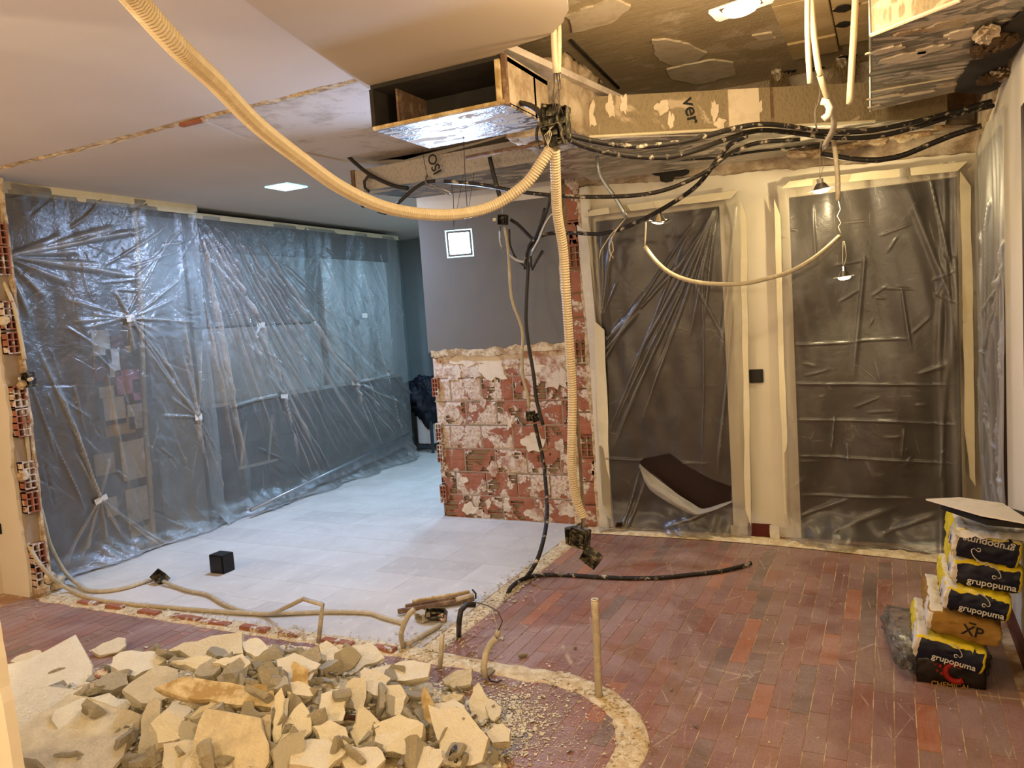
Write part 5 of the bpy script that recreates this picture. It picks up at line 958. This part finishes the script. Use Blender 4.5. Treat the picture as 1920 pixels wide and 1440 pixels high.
# ================================================================ BAG STACK
def bag(name, bl, br, tl, y, depth, label, style, tilt=None, seed=0, flip=False, yaw=0.):
    BL, BR, TL = at(*bl, y=y), at(*br, y=y), at(*tl, y=y); w_ = math.hypot(BR.x-BL.x, BR.z-BL.z); h_ = abs((TL-BL).z); an = -math.atan2(BR.z-BL.z, BR.x-BL.x)
    Mt = Matrix.Translation((BL+BR)/2+Vector((0, 0, h_/2))) @ Matrix.Rotation(yaw, 4, 'Z') @ Matrix.Rotation(an, 4, 'Y')
    t = empty(name, tuple(((BL+BR)/2+Vector((0, depth/2, 0)))), label, 'cement bag', 'bags in the stack by the right wall')
    nx, ny, nz = 26, 26, 10; bm = bmesh.new(); bmesh.ops.create_cube(bm, size=2)
    def surf(u, v, w2):   # rounded, slightly slumped pillow
        q = Vector((u, v, w2)); x = w_/2*math.copysign(abs(u)**.9, u); yy = depth/2*v; z_ = h_/2*w2
        e = max(abs(u), abs(v)); z_ *= (1-.09*max(0, (abs(u)-.75)/.25)**2-.1*max(0, (abs(v)-.85)/.15)**2)
        x *= 1-.04*w2*w2; yy *= 1-.05*w2*w2
        n_ = .006*noise.noise(Vector((u*3+seed, v*4, w2*3)))+.0035*noise.noise(Vector((u*9+seed, v*12, w2*9)))
        return Vector((x+n_, yy+depth/2+n_, z_+n_*1.5))
    bm.free(); vs = []; fs = []; mi = []
    def face(fn, na, nb, matf):
        b = len(vs)
        for j in range(nb+1):
            for i in range(na+1): vs.append(surf(*fn(-1+2*i/na, -1+2*j/nb)))
        for j in range(nb):
            for i in range(na):
                fs.append((b+j*(na+1)+i, b+j*(na+1)+i+1, b+(j+1)*(na+1)+i+1, b+(j+1)*(na+1)+i)); mi.append(matf(-1+2*(i+.5)/na, -1+2*(j+.5)/nb))
    ms = {'puma': [M['navy'], M['yellow'], M['paper']], 'kraft': [M['kraft'], M['kraft'], M['paper']], 'dark': [M['darkbag']]*3}[style]
    rag = lambda a, s: .1*noise.noise(Vector((a*4, s, seed)))
    front = lambda a, b_: 0 if (-.86 < a < .9 and b_ < .86+rag(a, 1)*1.5) else (1 if a > .8 or b_ > .8 else 2)
    side = lambda a, b_: (1 if a > -.25+rag(b_, 2) or abs(b_) > .85 else 2)
    topf = lambda a, b_: (2 if a < -.6 or b_ > .5 else 1)
    face(lambda a, b_: (a, -1, b_), nx, nz, front); face(lambda a, b_: (-a, 1, b_), nx, nz, lambda a, b_: 1)
    face(lambda a, b_: (-1, -a, b_), ny, nz, lambda a, b_: side(-a, b_)); face(lambda a, b_: (1, a, b_), ny, nz, side)
    face(lambda a, b_: (a, b_, 1), nx, ny, topf if not flip else (lambda a, b_: 2)); face(lambda a, b_: (a, -b_, -1), nx, ny, lambda a, b_: 1)
    o = mesh('sack', vs, fs, None, None, True, ms, mi); bm = bmesh.new(); bm.from_mesh(o.data); bmesh.ops.remove_doubles(bm, verts=bm.verts, dist=.0004); bmesh.ops.recalc_face_normals(bm, faces=bm.faces); bm.to_mesh(o.data); bm.free()
    o.data.transform(Mt); put(o, t); sack = o
    F = Mt @ Matrix.Translation((0, -.0035, 0)) @ Matrix.Rotation(math.radians(90), 4, 'X')
    if flip: F = F @ Matrix.Rotation(math.pi, 4, 'Z')
    if style == 'puma':
        text('grupopuma', h_*.33, M['whiteink'], sack, F @ Matrix.Translation((w_*.08 if not flip else 0, -h_*.22, 0)))
        pts = [(-.3, .36), (-.16, .42), (-.04, .36), (.06, .3), (.16, .18), (.2, .04), (.12, -.02)]; pts2 = [(.1, .0), (.02, .06), (-.04, .04), (-.02, -.06), (.06, -.04)]
        for P_ in (pts, pts2, [(-.04, .36), (-.0, .42), (.0, .36)]):
            tube('puma_outline', [F @ Vector(((a+.2)*h_*1.05, b_*h_*1.0+h_*.06, 0)) for a, b_ in P_], h_*.018, M['whiteink'], sack, seg=4, step=.004)
        for j in range(3):
            c_ = Mt @ Vector((-w_/2*1.0-.004, .08+j*.09, .0)); S = Mt @ Matrix.Translation((-w_/2-.004, .08+j*.06, h_*(-.1))) @ Matrix.Rotation(-math.pi/2, 4, 'Z') @ Matrix.Rotation(math.pi/2, 4, 'X')
            if j < 2: text(('B', 'I')[j], h_*.42, M['blueink'], sack, S)
    elif style == 'kraft':
        text('XP', h_*.62, M['ink'], sack, F @ Matrix.Translation((w_*.12, 0, 0))); tube('overbar', [F @ Vector((w_*.05, h_*.34, 0)), F @ Vector((w_*.14, h_*.34, 0))], .003, M['ink'], sack, seg=4)
    else:
        an_ = np.linspace(.9, 5.4, 12); put(tube('red_emblem', [F @ Vector((.02+h_*.26*math.cos(q_), h_*.1+h_*.26*math.sin(q_), 0)) for q_ in an_], h_*.085, M['redink'], None, seg=6, step=.01), t)
        for a, b_, r in ((-.035, .02, .007), (-.045, .0, .005), (-.03, -.01, .006), (-.05, .025, .004), (-.022, .008, .006)):
            bm = bmesh.new(); A = F @ Vector((a, b_+h_*.1, 0)); cyl(bm, A+Vector((0, .004, 0)), A-Vector((0, .002, 0)), r, seg=10); put(bmo('red_dot', bm, M['redink']), t)
        text('CHEMICAL', h_*.2, M['kraft'], sack, F @ Matrix.Translation((-.0, -h_*.3, 0)))
    return t
YB = 3.3
bag('cement_bag', (1718, 1289), (1850, 1307), (1722, 1226), YB+.02, .46, 'dark plastic-wrapped bag with a red emblem, at the bottom of the stack', 'dark', seed=1)
bag('cement_bag', (1714, 1232), (1848, 1272), (1722, 1187), YB, .44, 'yellow and navy bag, second from the bottom, above the dark wrapped bag', 'puma', seed=2)
bag('cement_bag', (1738, 1183), (1878, 1222), (1748, 1140), YB+.02, .46, 'brown kraft bag marked XP in the middle of the stack', 'kraft', seed=3)
bag('cement_bag', (1770, 1144), (1896, 1173), (1778, 1098), YB+.0, .46, 'yellow and navy bag resting right on the brown kraft bag', 'puma', seed=4)
bag('cement_bag', (1785, 1096), (1918, 1121), (1793, 1046), YB+.03, .42, 'yellow and navy bag just under the upside-down torn bag', 'puma', seed=5)
bag('cement_bag', (1788, 1044), (1915, 1073), (1795, 990), YB+.02, .44, 'torn white-topped bag with upside-down lettering, topmost of the stack', 'puma', seed=6, flip=True)
# papers and boards on top
def sheetpoly(name, P, z, th, m, label, cat, bend=.01):
    o = slab(name, [(at(*q_, z=z).x, at(*q_, z=z).y) for q_ in P], 'z', z, th, M[m]); return tag(o, label, cat)
sheetpoly('dark_board', ((1765, 955), (1845, 948), (1925, 972), (1930, 992), (1850, 985)), .672, .022, 'ink', 'dark flat pack lying on the topmost bag', 'board')
sheetpoly('grey_cardboard', ((1736, 938), (1800, 935), (1880, 946), (1925, 975), (1935, 985), (1840, 968)), .712, .006, 'paper', 'grey torn cardboard lying on top of the whole bag stack', 'cardboard')
rr = random.Random(3); p = at(1845, 1003, y=3.4); vs, fs = [], []
for i in range(25):
    for j in range(7): vs.append((.20+.25*i/24, 3.285+.03*j, .635-.005*j+.014*noise.noise(Vector((i*.5, j*.7, 3)))-(.022+.012*noise.noise(Vector((i*.6, 0, 7))) if j == 0 else 0)))
for i in range(24):
    for j in range(6): fs.append((i*7+j, (i+1)*7+j, (i+1)*7+j+1, i*7+j+1))
o = mesh('torn_paper', vs, fs, M['paper'], smooth=True); tag(o, 'torn white paper hanging over the upside-down bag lettering', 'paper')
# clear wrap around the bottom bag
bm = bmesh.new(); bmesh.ops.create_icosphere(bm, subdivisions=5, radius=1)
for v in bm.verts:
    c_ = v.co.copy(); s = Vector((math.copysign(abs(c_.x)**.5, c_.x), math.copysign(abs(c_.y)**.5, c_.y), math.copysign(abs(c_.z)**.6, c_.z)))
    v.co = Vector((s.x*.168, s.y*.26, s.z*.07))*(1+.14*noise.noise(c_*3)+.07*noise.noise(c_*9))+Vector((.155-.06*max(0, .3-c_.x)*max(0, c_.y+.3), 3.55, .09)); v.co.z = max(v.co.z-.01, .012); v.co.y = max(v.co.y, 3.345 if v.co.x > .05 else 3.3); v.co.x = min(v.co.x, .44)
o = bmo('plastic_wrap', bm, M['wrap'], smooth=True); at_ = o.data.attributes.new('fold', 'FLOAT', 'POINT'); at_.data.foreach_set('value', np.array([max(0, noise.noise(v.co*28))*.8 for v in o.data.vertices], np.float32)); tag(o, 'crumpled clear wrap bulging around the bottom bag', 'plastic wrap')
# ================================================================ RUBBLE
CX, CY = -2.35, 2.05
def H(x, y):
    a = (x-CX)/1.22; b_ = (y-CY)/.78; r = a*a+b_*b_
    return max(0., .27*(1-r))*(.85+.4*noise.noise(Vector((x*2.2, y*2.2, 3))))
def onpile(px, py, lift=0.):
    d = ROT @ Vector((px-960, -(py-720), -FPX)); t = 1.3
    for _ in range(800):
        p = EYE+d*(t/FPX); 
        if p.z <= H(p.x, p.y)+lift+.0: break
        t += .005
    return EYE+d*(t/FPX)
N_ = 90; vs, fs = [], []
for j in range(N_+1):
    for i in range(N_+1):
        x = CX+1.35*(-1+2*i/N_); y = CY+.95*(-1+2*j/N_); h_ = H(x, y); vs.append((x, y, (h_-.035+.02*noise.noise(Vector((x*14, y*14, 0)))) if h_ > 0 else -.006))
for j in range(N_):
    for i in range(N_): fs.append((j*(N_+1)+i, j*(N_+1)+i+1, (j+1)*(N_+1)+i+1, (j+1)*(N_+1)+i))
o = mesh('rubble_dust_heap', vs, fs, M['crumb'], smooth=True); tag(o, 'heap of plaster dust under the broken rubble pieces', 'dust heap', kind='stuff')
def pilept(r):
    for _ in range(20):
        x, y = CX+r.gauss(0, .6), CY+r.gauss(0, .4)
        if H(x, y) > .01 or r.random() < .12: break
    if r.random() < .12: x, y = -1.5+r.gauss(0, .12), 2.42+r.gauss(0, .15)
    return x, y, max(H(x, y)-.012, 0)
def fanpt(r): return -1.42+r.gauss(0, .13), 2.45+r.gauss(0, .17), .001
o = mesh('rubble_crumbs', *crumbs(9500, pilept, .002, .017, 15), M['face']); tag(o, 'small crumbs of plaster strewn over and beside the rubble heap', 'plaster crumbs', kind='stuff')
o = mesh('plaster_fines', *crumbs(9000, fanpt, .0012, .009, 25), M['face']); tag(o, 'fan of fine plaster fragments at the right foot of the rubble heap', 'plaster fragments', kind='stuff')
def chunkmesh(w_, h_, th, seed, nseg=7, rough=1., strip=False):
    r = random.Random(seed); pts = []
    n = nseg-2+r.randint(0, 2); ph = r.random()*6
    for i in range(n):
        a = ph+2*math.pi*(i+r.uniform(-.38, .38))/n; rr_ = r.uniform(.62, 1.12) if not strip else 1
        c_, s_ = math.cos(a), math.sin(a)
        if strip: c_ = math.copysign(abs(c_)**.35, c_); s_ = math.copysign(abs(s_)**.5, s_)*r.uniform(.7, 1.1)
        pts.append(Vector((c_*w_/2*rr_, s_*h_/2*rr_, 0)))
    out = []
    for i in range(n):      # break the straight edges
        a, b_ = pts[i], pts[(i+1) % n]; ref = math.hypot(w_, h_); k2 = max(1, int((b_-a).length/(.11*ref))); out += [a.lerp(b_, j/k2)+Vector((r.gauss(0, .018), r.gauss(0, .018), 0))*ref*(1 if j else 0) for j in range(k2)]
    n = len(out); bend = r.uniform(-.06, .06)
    vs = []
    for zz, sc in ((th/2, 1), (th/2*.1, 1.02), (-th/2, .9)):
        for q in out: vs.append(Vector((q.x*sc+r.gauss(0, .0015), q.y*sc+r.gauss(0, .0015), zz+(r.gauss(0, th*.18)*rough if zz < th/2 else r.gauss(0, th*.03)))))
    vs.append(Vector((0, 0, th/2))); vs.append(Vector((r.gauss(0, .01), r.gauss(0, .01), -th/2-th*.15)))
    fs = []; mi = []
    for i in range(n):
        j = (i+1) % n; fs += [(i, j, 3*n), (n+i, n+j, j, i), (2*n+i, 2*n+j, n+j, n+i), (2*n+j, 2*n+i, 3*n+1)]; mi += [0, 1, 1, 1]
    for v in vs: v.z += bend*(v.x*v.x)/max(w_, .02)
    return vs, fs, mi
def place(px, py, wp, hp, rot, tilt, label, th=.02, name='plaster_slab', strip=False, group=None, seed=None, mats=None, lift=0, turn=0, cat='rubble piece'):
    p = onpile(px, py, lift); D = (p-EYE).length; w_, h_ = wp*D/FPX, hp*D/FPX; view = (EYE-p).normalized()
    n_ = (Vector((0, 0, 1))*(1-tilt)+view*tilt).normalized(); n_ = (Matrix.Rotation(turn, 3, 'Z') @ n_)
    right = (ROT @ Vector((1, 0, 0))); right = (right-n_*right.dot(n_)).normalized(); fw = n_.cross(right)
    comp = max(.35, abs(n_.dot(view))); h_ /= comp
    R = Matrix((right, fw, n_)).transposed() @ Matrix.Rotation(rot, 3, 'Z')
    vs, fs, mi = chunkmesh(w_, h_, th, seed if seed is not None else int(px*7+py), strip=strip)
    o = mesh(name, vs, fs, None, None, False, mats or [M['face'], M['chunk']], mi); o.matrix_world = Matrix.Translation(p+n_*th*.2) @ R.to_4x4(); return tag(o, label, cat, group or 'plaster rubble')
r_ = math.radians
BIG = [(95, 1285, 175, 120, 30, .35, 'large smooth cream slab at the left end of the rubble, upper one', .022), (85, 1345, 170, 120, 35, .5, 'large smooth slab low at the left end of the rubble', .02), (165, 1345, 120, 60, 40, .45, 'cracked smooth slab lying over the low left slab', .018),
 (155, 1400, 220, 130, -10, .45, 'broad rough slab at the bottom left of the rubble', .035), (240, 1360, 52, 58, 20, .8, 'small bright shard standing on the broad rough slab', .01), (285, 1362, 42, 95, 5, .85, 'upright grey plaster plank left of centre in the rubble', .02),
 (395, 1225, 155, 46, 4, .55, 'long ridge-shaped piece along the top of the heap', .04), (385, 1252, 95, 26, 3, .6, 'narrow moulding piece just below the ridge piece', .03), (440, 1250, 60, 22, -6, .6, 'short moulding piece right of the narrow moulding', .03),
 (345, 1372, 95, 62, -25, .55, 'thick wedge-shaped chunk near the dark gap', .035), (395, 1345, 65, 75, 15, .7, 'pale chunk with grey mark behind the big brown slab', .03), (445, 1395, 125, 135, 8, .85, 'big flat brown-faced slab standing at the bottom centre', .022), (496, 1362, 36, 52, 30, .85, 'small rounded shard leaning on the brown-faced slab', .012),
 (405, 1395, 60, 120, -30, .75, 'cream slab wedged left of the brown-faced slab', .02), (560, 1365, 80, 70, -20, .8, 'grey slab leaning at the centre bottom', .02), (620, 1385, 70, 50, 10, .6, 'flat chunk right of the grey slab', .03), (655, 1240, 105, 50, 30, .55, 'curved pale slab at the upper middle of the heap', .02),
 (610, 1222, 50, 34, 40, .6, 'small blue-grey shard on the crest', .015), (540, 1262, 90, 50, 30, .5, 'angular cream piece left of the upright timber', .03), (690, 1368, 62, 105, 8, .88, 'tall pointed shard standing right of centre', .02), (765, 1385, 100, 66, -3, .55, 'blocky cream chunk at the lower right', .06),
 (862, 1392, 150, 72, -48, .7, 'long sloping slab at the lower right end', .022), (845, 1345, 88, 58, -35, .6, 'pale slab above the long sloping slab', .02), (897, 1322, 36, 82, 12, .8, 'narrow upright slab at the right edge of the heap', .018), (925, 1335, 24, 40, 10, .7, 'small slab beside the narrow upright one', .015),
 (762, 1268, 115, 36, -8, .4, 'flat yellowish slab at the back right of the heap', .03), (860, 1280, 60, 34, 10, .5, 'brownish lump at the back right edge', .05), (935, 1388, 50, 36, -20, .5, 'pale block among the crumbs at the far right', .03), (735, 1320, 56, 60, 20, .6, 'round-edged chunk right of the dark gap', .03),
 (850, 1310, 55, 14, -2, .7, 'thin flat lath-like piece at right', .012), (560, 1300, 60, 30, 15, .5, 'small chunk behind the upright timber', .03), (250, 1250, 90, 40, 20, .5, 'piece on the crest left of the brick shard', .03), (290, 1295, 110, 70, 10, .5, 'lumpy chunk left of the fibre-covered batten', .05),
 (215, 1215, 60, 22, 12, .5, 'small piece sticking up on the left crest', .02), (700, 1285, 60, 50, -20, .6, 'cream chunk between crest and pointed shard', .03), (620, 1330, 55, 60, 30, .7, 'slab piece behind the pointed shard', .02), (665, 1300, 46, 60, -10, .7, 'rounded upright piece right of the timber', .02), (60, 1240, 50, 20, 10, .5, 'small crumb-like slab at the far left crest', .02),
 (480, 1222, 50, 30, 0, .5, 'pale knob on the crest right of the ridge piece', .03), (525, 1340, 40, 70, 3, .8, 'flat piece behind the thin standing strip', .02), (345, 1430, 90, 50, 10, .5, 'chunk at the bottom edge left of the brown-faced slab', .04), (590, 1425, 90, 50, -8, .5, 'chunk at the bottom edge below the grey slab', .03), (690, 1430, 90, 40, 8, .5, 'chunk at the bottom edge below the pointed shard', .03),
 (800, 1432, 60, 40, 20, .5, 'chunk at the bottom edge left of the long sloping slab', .03), (60, 1410, 70, 60, -10, .5, 'chunk at the left bottom beside the wall jamb', .04)]
rt = random.Random(5)
for (px, py, w_, h_, ro, ti, lb, th) in BIG: place(px, py, w_*1.08, h_*1.08, r_(ro), ti*rt.uniform(.6, 1.1), lb, th=th*1.25, lift=.02, turn=rt.uniform(-.5, .5), seed=int(px+py*3), mats=[M['chunk'], M['chunk']] if 'rough' in lb or 'brown' in lb or 'lump' in lb else None)
place(192, 1266, 26, 20, r_(10), .6, 'orange brick shard lying on the rubble', th=.02, name='brick_shard', mats=[M['brickred'], M['brickred']], lift=.03, cat='brick shard', group='brick shards')
place(868, 1275, 20, 10, r_(-20), .6, 'dark red brick bit at the back right of the rubble', th=.01, name='brick_shard', mats=[M['brickred'], M['brickred']], lift=.03, cat='brick shard', group='brick shards')
place(415, 1305, 210, 30, r_(-3), .5, 'long fibre-covered batten lying across the rubble', th=.035, name='plaster_batten', strip=True, mats=[M['timber'], M['timber']], lift=.05)
place(563, 1275, 28, 85, r_(8), .8, 'upright fibrous timber piece in the upper middle of the rubble', th=.03, name='timber_piece', strip=True, mats=[M['timber'], M['timber']], lift=.04)
place(522, 1345, 16, 100, r_(6), .85, 'thin standing strip in front of the batten', th=.008, name='plaster_strip', strip=True, lift=.05)
place(803, 1345, 20, 105, r_(6), .8, 'thin fibrous strip leaning left of the long sloping slab', th=.012, name='plaster_strip', strip=True, mats=[M['timber'], M['timber']], lift=.03)
place(655, 1345, 60, 8, r_(-2), .6, 'dark flat lath poking from the right of the dark gap', th=.006, name='dark_lath', strip=True, mats=[M['brickdark'], M['brickdark']], lift=.03)
p = onpile(855, 1425)+Vector((0, 0, .02)); o = empty('black_connector', p, 'little dark connector poking from the rubble at the bottom edge', 'connector')
openbox(o, p, (.03, .03, .045), Matrix.Rotation(.3, 3, 'Y'), M['box']); put(tube('stem', [p-Vector((0, 0, .04)), p], .008, M['sockb'], None, smoothpath=False), o)
rs = random.Random(77); cnt = 0
protos = []
for i in range(14):
    vs, fs, mi = chunkmesh(1*rs.uniform(.8, 1.2), rs.uniform(.5, .9), rs.uniform(.15, .4), 500+i); vs = [Vector((a.x, a.y, a.z)) for a in vs]
    o = mesh('plaster_chunk', vs, fs, None, None, False, [M['face'] if i % 2 else M['chunk'], M['chunk']], mi); protos.append(o)
while cnt < 285:
    px, py = rs.uniform(15, 1010), rs.uniform(1195, 1445); p = onpile(px, py)
    hh = H(p.x, p.y)
    if hh < .012 and rs.random() > .06: continue
    if p.x > -1.2: continue
    o = protos[cnt] if cnt < 14 else protos[rs.randrange(14)].copy()
    if cnt >= 14: C.collection.objects.link(o)
    s = (rs.uniform(.03, .1) if rs.random() < .7 else rs.uniform(.1, .17))*(1 if hh > .06 else .45)
    o.location = p+Vector((0, 0, s*.14+.004)); o.scale = (s, s, s*rs.uniform(.5, 1)); o.rotation_euler = (rs.gauss(0, .75), rs.gauss(0, .75), rs.uniform(0, 6.28))
    zx = 'left' if px < 300 else ('middle' if px < 640 else 'right'); zy = 'crest' if py < 1290 else 'front slope'
    tag(o, '%s broken plaster chunk on the %s, %s part of the rubble heap' % ('hand-sized' if s > .09 else 'small', zy, zx), 'rubble piece', '%s plaster chunks on the %s %s' % ('hand-sized' if s > .09 else 'small', zx, zy)); cnt += 1
for i in range(26):
    o = protos[rs.randrange(14)].copy(); C.collection.objects.link(o); s = rs.uniform(.01, .028)
    x, y = rs.choice(((rs.uniform(-1.9, -.6), rs.uniform(2.5, 3.4)), (-2.0+rs.gauss(0, .08), rs.uniform(3, 4.6)), (rs.uniform(-3.4, -2.1), 2.9+rs.gauss(0, .06))))
    o.location = (x, y, .006+s*.1); o.scale = (s, s, s); o.rotation_euler = (rs.gauss(0, .3), rs.gauss(0, .3), rs.uniform(0, 6)); tag(o, 'stray plaster bit on the floor beyond the rubble heap', 'rubble piece', 'stray plaster bits')
